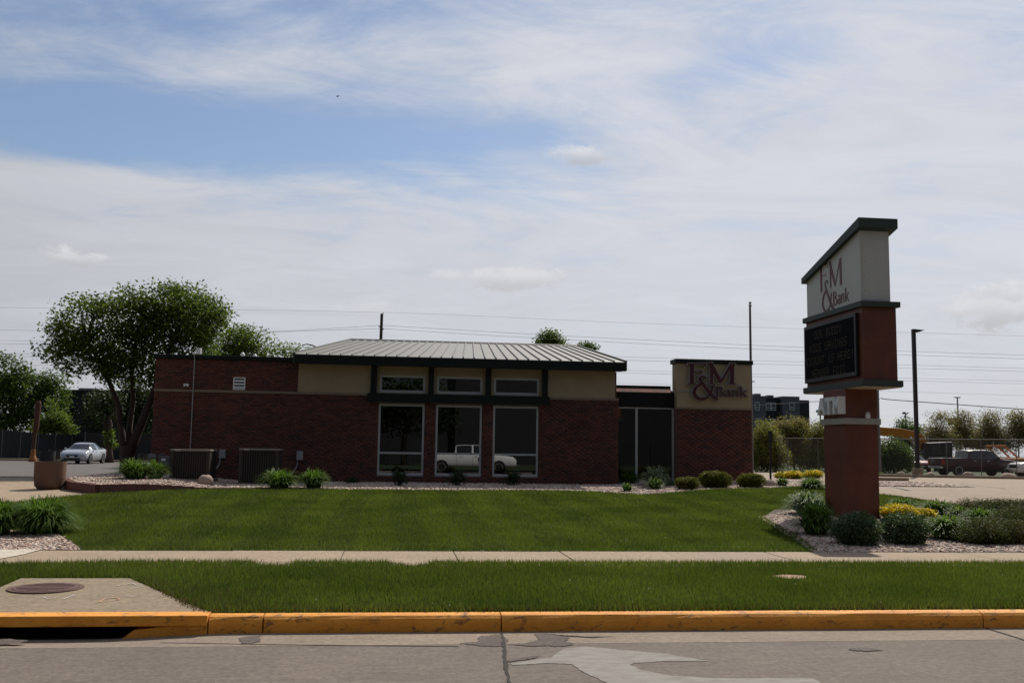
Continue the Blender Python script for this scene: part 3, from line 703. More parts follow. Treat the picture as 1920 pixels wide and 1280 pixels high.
# interior
MB().box(BL+.31, BR-.31, yb+.02, 53.6, .35, .45).build('floor', 'int_grey', bank)
MB().box(BL+.31, -3.3, yb+.02, 53.6, 4.05, 4.15).box(-3.29, BR-.31, yb+.05, 53.6, 4.12, 4.2).build('ceiling', 'int_grey', bank)
MB().box(-3., BR-.32, 36.2, 36.3, .46, 4.0).build('partition', 'int_wall', bank)
MB().box(3.6, 3.7, 32.4, 36.1, .46, 4.0).build('partition', 'int_grey', bank)
def bricks(name, rects, holes, parent, y, seed=1):
    """running-bond brick faces standing a centimetre proud of the mortar"""
    bw, bh, g = .203, .0677, .009; V = []; rd = np.random.default_rng(seed)
    for (x0, x1, z0, z1) in rects:
        nrow = int(round((z1-z0)/bh)); hh = (z1-z0)/nrow
        for r in range(nrow):
            za, zb = z0+r*hh+g/2, z0+(r+1)*hh-g/2; x = x0-(bw/2 if r % 2 else 0)
            while x < x1-.01:
                a, b = max(x, x0)+g/2, min(x+bw, x1)-g/2; x += bw
                segs = [(a, b)]
                for (hx0, hx1, hz0, hz1) in holes:
                    if zb > hz0+.01 and za < hz1-.01:
                        ns = []
                        for (p, q) in segs:
                            if q <= hx0 or p >= hx1: ns.append((p, q)); continue
                            if p < hx0-.02: ns.append((p, hx0))
                            if q > hx1+.02: ns.append((hx1, q))
                        segs = ns
                for (p, q) in segs:
                    if q-p > .02: V.append((p, q, za, zb))
    A = np.array(V); n = len(A); d = y-rd.random(n)*.003
    q = np.zeros((n, 8, 3)); yk = y+.016
    for i, (cx, cz, f) in enumerate(((0, 2, 1), (1, 2, 1), (1, 3, 1), (0, 3, 1), (0, 2, 0), (1, 2, 0), (1, 3, 0), (0, 3, 0))):
        q[:, i, 0] = A[:, cx]; q[:, i, 2] = A[:, cz]; q[:, i, 1] = d if f else yk
    Fc = np.array([(0, 1, 2, 3), (4, 5, 1, 0), (1, 5, 6, 2), (3, 2, 6, 7), (4, 0, 3, 7)])
    F = (Fc[None]+8*np.arange(n)[:, None, None]).reshape(-1, 4)
    return tag(np_mesh(name, q.reshape(-1, 3), F, 'brick', parent), kind='stuff')
wh = [(a-.005, b+.005, WZ0-.005, 3.4) for a, b in WINX]+[(-.86, 5.01, 3.085, 3.4)]
bricks('brickwork', [(BL, BR, .47, 3.275), (BL, -3.06, 3.362, 4.31)], wh, bank, FY)
# limestone band
MB().box(BL-.012, -.86, FY-.02, FY+.1, 3.281, 3.357).build('stone_band', 'stone', bank, bevel=.006)
MB().box(5.01, BR+.012, FY-.02, FY+.1, 3.281, 3.357).build('stone_band', 'stone', bank, bevel=.006)
# cornice of the flat wing
MB().box(BL-.06, -3.10, FY-.06, FY+.35, 4.312, 4.44).build('cornice', 'green_metal', bank, bevel=.008)
MB().box(BL-.06, BL+.34, FY+.351, 54, 4.312, 4.44).build('cornice', 'green_metal', bank)
MB().box(BL+.35, -3.2, FY+.36, 53.6, 4.2, 4.33).build('flat_roof', 'int_grey', bank)
# stucco panels
MB().box(-3.055, -.775, FY-.015, yb, 3.36, 4.5).build('stucco_panel', 'stucco', bank)
MB().box(4.955, 7.2, FY-.015, yb, 3.36, 4.5).build('stucco_panel', 'stucco', bank)
PX = [(-.77, -.58), (1.07, 1.24), (2.92, 3.09), (4.78, 4.95)]
TX = [(-.49, .97), (1.35, 2.82), (3.2, 4.68)]
for i in range(3):
    a, b = PX[i][1], PX[i+1][0]; t0, t1 = TX[i]; yy = FY+.06
    MB().box(a, t0, yy, yb, 3.36, 4.5).box(t1, b, yy, yb, 3.36, 4.5).box(t0, t1, yy, yb, TZ1, 4.5).box(t0, t1, yy, yb, 3.36, TZ0).build('stucco_panel', 'stucco', bank)
for a, b in PX: MB().box(a, b, FY-.10, FY+.2, 3.365, 4.42).build('post', 'green_metal', bank, bevel=.006)
MB().box(-.85, 5.0, FY-.16, FY+.2, 3.09, 3.362).build('beam', 'green_metal', bank, bevel=.008)
# windows
def window(x0, x1, z0, z1, y, rail=None):
    fw = .062; mb = MB().box(x0, x0+fw, y, y+.09, z0, z1).box(x1-fw, x1, y, y+.09, z0, z1).box(x0+fw, x1-fw, y, y+.09, z1-fw, z1).box(x0+fw, x1-fw, y, y+.09, z0, z0+fw*1.25)
    w = mb.build('window', 'alu', bank)
    if rail:
        bx('rail', 'alu', w, x0+fw, x1-fw, y+.003, y+.087, rail-.03, rail+.03)
        bx('pane', 'glass', w, x0+fw, x1-fw, y+.045, y+.051, rail+.03, z1-fw); bx('pane', 'glass', w, x0+fw, x1-fw, y+.045, y+.051, z0+fw*1.25, rail-.03)
    else: bx('pane', 'glass', w, x0+fw, x1-fw, y+.045, y+.051, z0+fw*1.25, z1-fw)
for a, b in WINX: window(a+.004, b-.004, WZ0, WZ1, FY+.035, 1.475)
for a, b in TX: window(a+.003, b-.003, TZ0, TZ1, FY+.065)
# metal roof: rectangular panels with standing seams, dark fascia, ridge
EY, RY = FY-.45, 43.; EZ = 4.515; RZ = 6.26
EL, ER, RL, RR = -3.14, 7.43, -1.96, 8.05
roof = MB().add([(EL, EY, EZ-.02), (ER, EY, EZ-.02), (RR, RY, RZ-.02), (RL, RY, RZ-.02), (EL+2.4, 54.6, EZ-.02), (ER+1.2, 54.6, EZ-.02)], [(0, 1, 2, 3), (3, 2, 5, 4)]).build('roof', 'roof', bank)
NP = 30
def lerp(a, b, t): return a+(b-a)*t
for i in range(NP):
    a0, a1 = lerp(EL, ER, i/NP), lerp(EL, ER, (i+1)/NP); b0, b1 = lerp(RL, RR, i/NP), lerp(RL, RR, (i+1)/NP)
    mb = MB(); e = .004
    mb.add([(a0+e, EY-.03, EZ), (a1-e, EY-.03, EZ), (b1-e, RY-.02, RZ), (b0+e, RY-.02, RZ), (a0+e, EY-.03, EZ-.015), (a1-e, EY-.03, EZ-.015)], [(0, 1, 2, 3), (4, 5, 1, 0)])
    mb.add([(a0-.014, EY-.03, EZ), (a0+.014, EY-.03, EZ), (a0+.014, EY-.03, EZ+.05), (a0-.014, EY-.03, EZ+.05), (b0-.014, RY-.02, RZ), (b0+.014, RY-.02, RZ), (b0+.014, RY-.02, RZ+.05), (b0-.014, RY-.02, RZ+.05)],
           [(0, 1, 2, 3), (1, 5, 6, 2), (3, 2, 6, 7), (0, 3, 7, 4)])
    mb.build('roof_panel', 'roof', roof)
MB().box(EL-.02, ER+.02, EY-.045, EY-.005, EZ-.30, EZ-.012).build('fascia', 'green_metal', bank, bevel=.005)
MB().prism([(EL-.06, EY-.03, EZ-.28), (EL-.005, EY-.03, EZ-.28), (EL-.005, EY-.03, EZ+.06), (EL-.06, EY-.03, EZ+.06)], (RL-EL, RY-EY, RZ-EZ)).build('rake_trim', 'sign_green', bank)
MB().prism([(ER+.005, EY-.03, EZ-.28), (ER+.06, EY-.03, EZ-.28), (ER+.06, EY-.03, EZ+.06), (ER+.005, EY-.03, EZ+.06)], (RR-ER, RY-EY, RZ-EZ)).build('rake_trim', 'sign_green', bank)
MB().prism([(RL-.06, RY-.16, RZ-.01), (RL-.06, RY, RZ+.075), (RL-.06, RY+.16, RZ-.01)], (RR-RL+.12, 0, 0)).build('ridge_cap', 'green_metal', bank)
MB().box(EL+.01, ER-.01, EY-.004, FY+.1, EZ-.27, EZ-.24).build('soffit', 'green_metal', bank)
# gable infill so that no light enters under the roof
for xa, xr in ((-3.05, -1.9), (7.19, 7.95)):
    MB().prism([(xa, FY+.31, 4.15), (xa, FY+.31, 4.5), (xr, RY, 6.2), (xr+.6, 54, 4.5), (xr+.6, 54, 4.15)], (.1, 0, 0)).build('gable', 'stucco', bank)
# vent, light, conduit, electrical boxes
v = bx('vent', 'alu', bank, -5.05, -4.70, FY-.012, FY+.02, 3.385, 3.76); v.data.materials[0] = MT['ac_core']
MB().box(-5.06, -5.025, FY-.03, FY-.001, 3.375, 3.77).box(-4.725, -4.69, FY-.03, FY-.001, 3.375, 3.77).box(-5.025, -4.725, FY-.03, FY-.001, 3.735, 3.77).box(-5.025, -4.725, FY-.03, FY-.001, 3.375, 3.41).build('vent_frame', 'white', v)
for k in range(3): MB().prism([(-5.02, FY-.035, 3.43+k*.1), (-5.02, FY-.014, 3.47+k*.1), (-5.02, FY-.014, 3.485+k*.1), (-5.02, FY-.04, 3.445+k*.1)], (.29, 0, 0)).build('louvre', 'white', v)
l = bx('wall_light', 'white', bank, -6.56, -6.41, FY-.05, FY, 3.475, 3.53)
bx('lamp_head', 'white', l, -6.555, -6.515, FY-.09, FY-.051, 3.44, 3.50); bx('lamp_head', 'white', l, -6.455, -6.415, FY-.09, FY-.051, 3.44, 3.50)
cd = MB().tube([(-6.27, FY-.03, 1.4), (-6.27, FY-.03, 4.30), (-6.27, FY-.085, 4.36), (-6.27, FY-.085, 4.47)], .016, 8).build('conduit', 'galv', bank)
MB().box(-6.22, -6.09, FY-.06, FY+.06, 4.48, 4.66).box(-6.30, -6.05, FY-.085, FY-.06, 4.46, 4.50).build('roof_sensor', 'white', cd, bevel=.01)
for (xa, xb, za, zb) in ((-5.38, -5.19, 1.24, 1.51), (-3.01, -2.82, 1.21, 1.49)):
    e = bx('electrical_box', 'galv', bank, xa, xb, FY-.11, FY-.002, za, zb, .008); bx('cover', 'galv', e, xa+.03, xb-.03, FY-.118, FY-.111, za+.04, zb-.03)
    MB().tube([(xa+.04, FY-.06, za+.01), (xa+.02, FY-.08, za-.2), (xa-.16, FY-.3, za-.5), (xa-.22, FY-.9, .62)], .013, 6).build('whip', 'galv', e)
bx('utility_box', 'galv', bank, -5.0+.25, -4.72, FY-.06, FY-.002, 1.15, 1.48)
for px, py in ((455, 664), (478, 667)):
    X_, Z_ = W(px, py, 40.); MB().lathe([(.04, -.4), (.04, -.05), (.10, -.05), (.075, .03), (.02, .08)], (X_, 40, Z_), 14).build('roof_vent', 'white', bank)
# glazed entrance link: storefront, header, sloped brick ledge, cap
SY = FY+.30
lk = bank
MB().box(BR+.001, 9.28, SY-.02, SY+.25, 3.10, 3.585).build('header', 'black_metal', lk, bevel=.006)
sf = MB().box(BR+.005, BR+.04, SY+.02, SY+.12, .5, 3.10).box(7.97, 8.04, SY, SY+.14, .5, 3.10).box(9.22, 9.285, SY+.02, SY+.12, .5, 3.10).box(BR+.04, 7.97, SY+.02, SY+.12, 3.05, 3.099).box(8.04, 9.22, SY+.02, SY+.12, 3.05, 3.099).box(BR+.04, 7.97, SY+.02, SY+.12, .5, .6).box(8.04, 9.22, SY+.02, SY+.12, .5, .6).build('storefront', 'alu', lk)
bx('pane', 'glass_dark', sf, BR+.04, 7.97, SY+.06, SY+.066, .6, 3.05); bx('pane', 'glass_dark', sf, 8.04, 9.22, SY+.06, SY+.066, .6, 3.05)
bx('mullion', 'alu', sf, 8.52, 8.57, SY+.5, SY+.56, .5, 3.09)
MB().prism([(BR+.001, SY-.02, 3.586), (BR+.001, SY+.40, 3.586), (BR+.001, SY+.40, 3.74), (BR+.001, SY+.38, 3.74)], (1.96, 0, 0)).build('brick_ledge', 'brick_tex', lk)
rowl = MB()
for k in range(24): rowl.prism([(BR+.01+k*.081, SY-.025, 3.592), (BR+.01+k*.081, SY+.37, 3.745), (BR+.01+k*.081, SY+.37, 3.755), (BR+.01+k*.081, SY-.025, 3.602)], (.072, 0, 0))
tag(rowl.build('ledge_bricks', 'brick', lk), kind='stuff')
MB().box(BR+.001, 9.29, SY+.41, SY+.7, 3.70, 3.85).build('parapet_cap', 'green_metal', lk)
MB().box(BR+.001, 9.29, SY+.42, 44, 3.5, 3.69).build('link_roof', 'int_grey', lk)
MB().box(BR+.001, 9.3, 34.6, 34.7, .5, 3.49).build('partition', 'int_wall', lk)
bx('side_wall', 'int_grey', lk, 9.2, 9.285, FY+.56, 34.7, .5, 3.49)
bx('floor', 'int_grey', lk, BR+.001, 9.19, SY+.13, 34.59, .4, .5)
# right block
XL, XR = 9.29, 11.87
MB().box(XL, XR, FY+.012, FY+.55, .2, 3.055).build('wall', 'mortar', bank)
MB().box(XL+.01, XR-.01, FY-.005, FY+.54, 3.12, 4.575).build('stucco_panel', 'stucco', bank)
MB().box(XL-.012, XR+.012, FY-.02, FY+.56, 3.056, 3.119).build('stone_band', 'stone', bank, bevel=.005)
bricks('brickwork', [(XL, XR, .5, 3.05)], [], bank, FY, 5)
MB().box(XL-.002, XL, FY+.03, SY, .3, 3.05).build('wall', 'brick_tex', bank)
MB().box(XL-.05, XR+.05, FY-.06, FY+.6, 4.576, 4.72).build('cornice', 'green_metal', bank, bevel=.008)
# things seen through the glass
MB().box(.55, 1.7, 33.1, 33.7, .45, 2.35).build('cabinet', 'white', None, (1.1, 33.4, .45), bevel=.01)
tag(bpy.data.objects['cabinet'], 'pale storage cabinet standing behind the bank windows', 'cabinet')
o = MB().tube([(-.35, 32.5, 2.22), (-.1, 32.5, 2.2), (.1, 32.5, 2.22)], .014, 6).tube([(-.12, 32.5, 2.21), (-.12, 32.5, 2.3), (-.08, 32.5, 2.33)], .008, 6).tube([(-.12, 32.5, 2.2), (-.12, 32.5, .46)], .016, 6).tube([(-.35, 32.5, .46), (.1, 32.5, .46)], .02, 6).build('coat_stand', 'alu', None, (-.12, 32.5, .45))
tag(o, 'thin metal coat stand behind the leftmost tall window', 'coat stand')
mb = MB(); mb.prism([(-.36, 32.49, 2.18), (-.28, 32.49, 2.19), (-.2, 32.49, 1.75), (-.24, 32.49, 1.5), (-.34, 32.49, 1.52), (-.38, 32.49, 1.8)], (0, .05, 0))
tag(mb.build('cloth', 'teal', None, (-.3, 32.5, 1.5), bevel=.01), 'teal cloth hanging on the stand behind the left window', 'cloth')

# ---------------- serif letters drawn as strokes, coordinates in units of the wall logo (1440 x 900)
GLY = {
 'F': [[(330, 150, 95), (330, 625, 95)], [(230, 160, 26), (670, 160, 40)], [(650, 160, 26), (655, 250, 16)], [(380, 345, 32), (570, 345, 32)], [(565, 300, 22), (575, 405, 22)], [(235, 632, 26), (440, 632, 26)], [(235, 170, 22), (300, 190, 50)]],
 'M': [[(800, 170, 75), (800, 620, 60)], [(1290, 160, 100), (1290, 630, 100)], [(770, 150, 110), (1020, 600, 85)], [(1020, 600, 50), (1270, 170, 60)], [(690, 150, 30), (820, 145, 40)], [(1240, 160, 30), (1375, 165, 36)], [(700, 632, 26), (885, 632, 26)], [(1165, 640, 26), (1400, 642, 26)]],
 '&': [[(950, 1000, 60), (900, 985, 80), (800, 900, 85), (640, 700, 85), (540, 560, 75), (530, 490, 60), (580, 455, 45), (640, 470, 45), (665, 530, 40)], [(560, 620, 60), (450, 700, 75), (390, 800, 85), (400, 900, 85), (500, 990, 80), (640, 985, 65), (740, 920, 55), (800, 800, 55), (830, 690, 50)], [(740, 680, 24), (890, 680, 24)]],
 'B': [[(940, 710, 48), (940, 930, 48)], [(890, 705, 20), (1010, 705, 24), (1045, 735, 36), (1040, 785, 36), (990, 812, 24)], [(960, 812, 20), (1040, 825, 26), (1080, 875, 46), (1050, 925, 36), (960, 937, 22), (885, 937, 20)]],
 'a': [[(1140, 805, 30), (1180, 785, 24), (1225, 800, 34), (1235, 840, 40), (1235, 920, 40), (1262, 935, 22)], [(1235, 850, 20), (1170, 860, 26), (1130, 895, 34), (1150, 930, 30), (1200, 930, 22), (1238, 900, 16)]],
 'n': [[(1310, 790, 40), (1310, 935, 40)], [(1275, 795, 20), (1312, 792, 26)], [(1325, 815, 16), (1370, 785, 28), (1410, 810, 38), (1415, 860, 40), (1415, 935, 40)], [(1275, 938, 16), (1348, 938, 16)], [(1385, 938, 16), (1450, 938, 16)]],
 'k': [[(1505, 700, 42), (1505, 935, 42)], [(1455, 712, 18), (1510, 705, 26)], [(1520, 880, 20), (1620, 800, 24)], [(1590, 798, 16), (1665, 798, 18)], [(1545, 850, 34), (1625, 930, 40)], [(1465, 938, 16), (1545, 938, 16)], [(1580, 938, 16), (1675, 938, 18)]],
}
def glyph(mb, ch, fn, depth, grow=0., seg=1):
    """fn(x, y, d) -> world point; d is the distance proud of the wall"""
    for si, st in enumerate(GLY[ch]):
        dd = depth-.0012*si; pts = st
        if len(pts) > 2:                       # smooth the curve
            q = []
            for i in range(len(pts)-1):
                p0, p1, p2, p3 = pts[max(i-1, 0)], pts[i], pts[i+1], pts[min(i+2, len(pts)-1)]
                for k in range(4):
                    t = k/4; q.append(tuple(.5*((2*p1[c])+(-p0[c]+p2[c])*t+(2*p0[c]-5*p1[c]+4*p2[c]-p3[c])*t*t+(-p0[c]+3*p1[c]-3*p2[c]+p3[c])*t**3) for c in range(3)))
            q.append(pts[-1]); pts = q
        Lf, Rt = [], []
        for i, (x, y, w) in enumerate(pts):
            a, b = pts[max(i-1, 0)], pts[min(i+1, len(pts)-1)]; dx, dy = b[0]-a[0], b[1]-a[1]; l = math.hypot(dx, dy) or 1
            ex = 0
            if i == 0: ex = -grow
            if i == len(pts)-1: ex = grow
            nx, ny = -dy/l*(w/2+grow), dx/l*(w/2+grow); x += dx/l*ex; y += dy/l*ex
            Lf.append((x+nx, y+ny)); Rt.append((x-nx, y-ny))
        vs = []; n = len(pts)
        for d in (dd, 0.): vs += [fn(x, y, d) for x, y in Lf]+[fn(x, y, d) for x, y in Rt]
        fs = []
        for i in range(n-1):
            fs += [(i, i+1, n+i+1, n+i), (2*n+i, 3*n+i, 3*n+i+1, 2*n+i+1), (i, 2*n+i, 2*n+i+1, i+1), (n+i, n+i+1, 3*n+i+1, 3*n+i)]
        fs += [(0, n, 3*n, 2*n), (n-1, 3*n-1, 4*n-1, 2*n-1)]
        mb.add(vs, fs)
ws_o = empty('wall_sign', (10.5, FY, 3.2), 'raised dark red FM & Bank letters on the tan stucco of the right block', 'wall sign')
def wall_fn(x, y, d):
    X_, Z_ = W(1270+x/12.8, 670+y/12.8, FY-.02); return (X_, FY-.008-d, Z_)
for ch in GLY:
    big = ch in 'FM&'
    mb = MB(); glyph(mb, ch, wall_fn, .10 if big else .085, 15 if big else 10); e = mb.build('letter_'+('ampersand' if ch == '&' else ch.lower()), 'letter_edge', ws_o)
    mb = MB(); glyph(mb, ch, wall_fn, .125 if big else .105, 0); mb.build('face', 'letter_red', e)
MB().box(9.75, 11.3, FY-.05, FY-.009, 4.16, 4.19).box(9.3, 9.85, FY-.03, FY-.009, 3.64, 3.665).build('raceway', 'galv', ws_o)

# ================================================================== PYLON SIGN
py = empty('pylon_sign', (9.65, 19.8, .33), 'tall red pylon sign with white slanted top and black message board', 'sign')
PX0, PX1, PY0, PY1 = 9.21, 9.89, 19.2, 20.28
MB().box(PX0, PX1, PY0, PY1, .2, 3.0).build('post', 'sign_red', py, bevel=.012)
MB().box(PX0-.05, PX1+.05, PY0-.05, PY1+.05, 2.26, 2.385).build('band', 'sign_band', py, bevel=.008)
HX0, HX1, HY0, HY1 = 9.29, 10.01, 18.56, 21.27
MB().box(HX0-.07, HX1+.07, HY0-.09, HY1+.07, 3.0, 3.125).build('ledge', 'sign_green', py, bevel=.006)
bx('soffit', 'tan_soffit', py, HX0-.05, HX1+.05, HY0-.07, HY1+.05, 2.985, 2.999)
MB().box(HX0, HX1, HY0, HY1, 3.126, 4.60).build('cabinet', 'sign_red', py, bevel=.006)
MB().box(HX0-.06, HX1+.06, HY0-.08, HY1+.06, 4.601, 4.715).build('ledge', 'sign_green', py, bevel=.006)
WX0, WX1, WY0, WY1 = 9.31, 9.94, 18.64, 21.24
zt = lambda y: 6.18-(y-WY0)*.245
up_ = MB().add([(WX0, WY0, 4.716), (WX1, WY0, 4.716), (WX1, WY1, 4.716), (WX0, WY1, 4.716), (WX0, WY0, zt(WY0)), (WX1, WY0, zt(WY0)), (WX1, WY1, zt(WY1)), (WX0, WY1, zt(WY1))],
         [(0, 3, 2, 1), (4, 5, 6, 7), (0, 1, 5, 4), (1, 2, 6, 5), (2, 3, 7, 6), (3, 0, 4, 7)]).build('white_panel', 'sign_white', py)
ep = bx('end_panel', 'sign_white', up_, WX0+.05, WX1-.05, WY0-.006, WY0-.001, 4.76, 5.95)
sc_ = MB()
for zz_ in (4.95, 5.25, 5.55, 5.85):
    for xx in (WX0+.09, WX1-.09): sc_.lathe([(.012, -.008), (.012, 0.)], (xx, WY0-.006, zz_), 8, 'y')
tag(sc_.build('rivets', 'sign_band', up_), kind='stuff')
ya, yz = WY0-.16, WY1+.1
MB().add([(WX0-.09, ya, zt(ya)), (WX1+.12, ya, zt(ya)), (WX1+.12, yz, zt(yz)), (WX0-.09, yz, zt(yz)), (WX0-.09, ya, zt(ya)+.2), (WX1+.12, ya, zt(ya)+.2), (WX1+.12, yz, zt(yz)+.13), (WX0-.09, yz, zt(yz)+.13)],
         [(0, 3, 2, 1), (4, 5, 6, 7), (0, 1, 5, 4), (1, 2, 6, 5), (2, 3, 7, 6), (3, 0, 4, 7)]).build('cap', 'sign_green', py, bevel=.006)
# logo on the left face, mapped from its place in the picture onto the plane of the face
def face_pt(px, py_, xf):
    d = ray(px, py_); t = xf/d.x; return d.y*t, H+d.z*t
yA, zA = face_pt(1536, 502, WX0); yB, zB = face_pt(1580, 484, WX0); yC, zC = face_pt(1552, 587, WX0); yD, zD = face_pt(1593, 562, WX0)
def logo_fn(x, y, d):
    u = (x-230)/1440.
    v = (y-140)/890.
    return (WX0-d, yA+(yD-yA)*u, 5.80-v*1.10)
lg = None
for ch in GLY:
    mb = MB(); glyph(mb, ch, logo_fn, .012, -12 if ch in 'FM&' else -6); mb.build('letter_'+('ampersand' if ch == '&' else ch.lower()), 'logo_red', py)
# message board
z0b, z1b = 3.22, 4.50; yb0, yb1 = 18.72, 21.24
scr = bx('message_board', 'trim', py, HX0-.07, HX0-.001, yb0, yb1, z0b, z1b, .006)
bx('screen', 'screen', scr, HX0-.074, HX0-.071, yb0+.08, yb1-.06, z0b+.09, z1b-.07)
FONT = {'A': '01110 10001 10001 11111 10001 10001 10001', 'B': '11110 10001 10001 11110 10001 10001 11110', 'C': '01110 10001 10000 10000 10000 10001 01110', 'D': '11110 10001 10001 10001 10001 10001 11110',
 'E': '11111 10000 10000 11110 10000 10000 11111', 'F': '11111 10000 10000 11110 10000 10000 10000', 'G': '01110 10001 10000 10111 10001 10001 01110', 'H': '10001 10001 10001 11111 10001 10001 10001',
 'I': '01110 00100 00100 00100 00100 00100 01110', 'K': '10001 10010 10100 11000 10100 10010 10001', 'M': '10001 11011 10101 10101 10001 10001 10001', 'N': '10001 11001 10101 10011 10001 10001 10001',
 'O': '01110 10001 10001 10001 10001 10001 01110', 'R': '11110 10001 10001 11110 10100 10010 10001', 'S': '01111 10000 10000 01110 00001 00001 11110', 'T': '11111 00100 00100 00100 00100 00100 00100',
 'U': '10001 10001 10001 10001 10001 10001 01110', 'V': '10001 10001 10001 10001 10001 01010 00100', 'Y': '10001 10001 01010 00100 00100 00100 00100', '!': '00100 00100 00100 00100 00100 00000 00100', ' ': '00000 00000 00000 00000 00000 00000 00000'}
rows = ('OUR BUDDY', 'KIDS SAVINGS', 'ACCOUNT IS HERE!', 'MEMBER FDIC'); pit = .0255
for r, tx in enumerate(rows):
    mb = MB(); wtot = len(tx)*6*pit; yc = (yb0+yb1)/2+.02; zt0 = 4.34-r*.285
    for i, ch in enumerate(tx):
        for rr, line in enumerate(FONT[ch].split()):
            for cc_, b in enumerate(line):
                if b == '1':
                    y_ = yc+wtot/2-(i*6+cc_)*pit; z_ = zt0-rr*pit
                    mb.add([(HX0-.0752, y_, z_), (HX0-.0752, y_-.016, z_), (HX0-.0752, y_-.016, z_-.016), (HX0-.0752, y_, z_-.016)], [(0, 1, 2, 3)])
    tag(mb.build('message_line', 'amber', scr), kind='stuff')
MB().lathe([(.018, -.006), (.018, 0.)], (HX0-.071, yb0+.14, z0b+.05), 10, 'x').build('badge', 'chrome', scr)
# ATM channel letters on the post
A_ = [(20.25, 2.47), (20.17, 2.47), (20.13, 2.57), (19.99, 2.57), (19.95, 2.47), (19.87, 2.47), (20.02, 2.83), (20.10, 2.83)]
T_ = [(19.75, 2.47), (19.66, 2.47), (19.66, 2.75), (19.53, 2.75), (19.53, 2.83), (19.88, 2.83), (19.88, 2.75), (19.75, 2.75)]
M_ = [(19.50, 2.47), (19.42, 2.47), (19.42, 2.70), (19.345, 2.56), (19.27, 2.70), (19.27, 2.47), (19.215, 2.47), (19.215, 2.83), (19.28, 2.83), (19.355, 2.69), (19.43, 2.83), (19.50, 2.83)]
for nm, pl in (('a', A_), ('t', T_), ('m', M_)): MB().prism([(PX0-.001, y, z) for y, z in pl], (-.15, 0, 0)).build('letter_'+nm, 'white', py)
lampb = MB().box(9.62, 9.71, PY0-.045, PY0-.001, 2.386, 2.47).build('small_floodlight', 'white', py); MB().lathe([(.04, 2.47), (.05, 2.50), (.02, 2.52)], (9.665, PY0-.02, 0), 12).build('lens', 'lamp', lampb)

# ================================================================== PLANTS
def foliage(blobs, nclump, per, cr, size, flat=.4, keep=None, asp=.55, shell=.55):
    """leaf clumps spread through the union of ellipsoids (cx,cy,cz,rx,ry,rz); returns leaf mesh and clump centres"""
    B = np.array(blobs, float); vol = B[:, 3]*B[:, 4]*B[:, 5]; k = rng.choice(len(B), nclump, p=vol/vol.sum())
    d = unit(nclump); r = (shell+(1-shell)*rng.random(nclump))[:, None]*np.where(rng.random(nclump) < .75, 1, rng.random(nclump))[:, None]
    C = B[k, :3]+d*r*B[k, 3:6]
    P = np.repeat(C, per, 0)+np.clip(rng.normal(size=(nclump*per, 3)), -1.9, 1.9)*cr*[1, 1, .75]
    if keep is not None: P = P[keep(P)]; C = C[keep(C)]
    V, F = leaves(P, np.full(len(P), size), flat, asp); return V, F, C
def limb(mb, a, b, r0, r1, seed, n=5, bend=.12):
    rd = random.Random(seed); a, b = Vector(a), Vector(b); L_ = (b-a).length; pts = []
    o = Vector((rd.uniform(-1, 1), rd.uniform(-1, 1), rd.uniform(-.3, 1)))*L_*bend
    for i in range(n+1):
        t = i/n; pts.append(a.lerp(b, t)+o*math.sin(math.pi*t))
    mb.tube(pts, [r0+(r1-r0)*i/n for i in range(n+1)], 6)
def pxb(Y, blobs, dr=1.):
    """ellipsoids measured in the picture at depth Y -> world"""
    out = []
    for b in blobs:
        X_, Z_ = W(b[0], b[1], Y); k = Y/FPX*.99
        out.append((X_, Y+(b[4] if len(b) > 4 else 0), Z_, b[2]*k, min(b[2], b[3])*k*dr, b[3]*k))
    return out
def tree(name, label, base, blobs, nclump, per, cr, size, mat, trunk_r, limbs=None, nb=14, group=None, keep=None, flat=.4, cat='tree', bark='bark', shell=.55):
    t = empty(name, base, label, cat, group)
    V, F, C = foliage(blobs, nclump, per, cr, size, flat, keep, shell=shell)
    np_mesh('crown', V, F, mat, t)
    mb = MB(); B = np.array(blobs); top = Vector(B[:, :3].mean(0)); b0 = Vector(base)
    if limbs:
        for pts, r0, r1 in limbs: mb.tube(pts, [r0+(r1-r0)*i/(len(pts)-1) for i in range(len(pts))], 10)
        starts = [Vector(p) for pts, _, _ in limbs for p in pts[len(pts)//2:]]
    else:
        fork = b0.lerp(top, .55); limb(mb, b0-Vector((0, 0, .1)), fork, trunk_r, trunk_r*.65, 1, 5, .03); limb(mb, fork, top, trunk_r*.65, trunk_r*.25, 2); starts = [fork, fork.lerp(top, .5)]
    for i in range(min(nb, len(C))):
        c = Vector(C[i*max(1, len(C)//nb) % len(C)]); s_ = min(starts, key=lambda p: (p-c).length+max(0, p.z-c.z)*2); limb(mb, s_, c, trunk_r*.22, trunk_r*.05, i, 4, .15)
    mb.build('trunk', bark, t, smooth=True); return t
# the street tree at the left end of the bank
TY = 36.
def P3(px, py, Y, dy=0.): X_, Z_ = W(px, py, Y+dy); return (X_, Y+dy, Z_)
tb = P3(238, 893, TY); tb = (tb[0], TY, gz(tb[0], TY))
limbs = [([(tb[0], TY, tb[2]-.1), P3(239, 885, TY), P3(239, 868, TY), P3(238, 850, TY), P3(237, 835, TY)], .30, .22),
         ([P3(236, 848, TY), P3(231, 830, TY), P3(226, 795, TY), P3(222, 760, TY), P3(207, 722, TY), P3(190, 680, TY), P3(165, 640, TY)], .15, .04),
         ([P3(241, 850, TY), P3(250, 828, TY, .1), P3(266, 792, TY, .1), P3(283, 748, TY, .15), P3(298, 705, TY, .1), P3(325, 640, TY, 0), P3(350, 590, TY)], .2, .045),
         ([P3(239, 840, TY), P3(243, 800, TY, .3), P3(250, 750, TY, .4), P3(247, 700, TY, .3), P3(255, 640, TY, .2), P3(270, 590, TY)], .12, .035)]
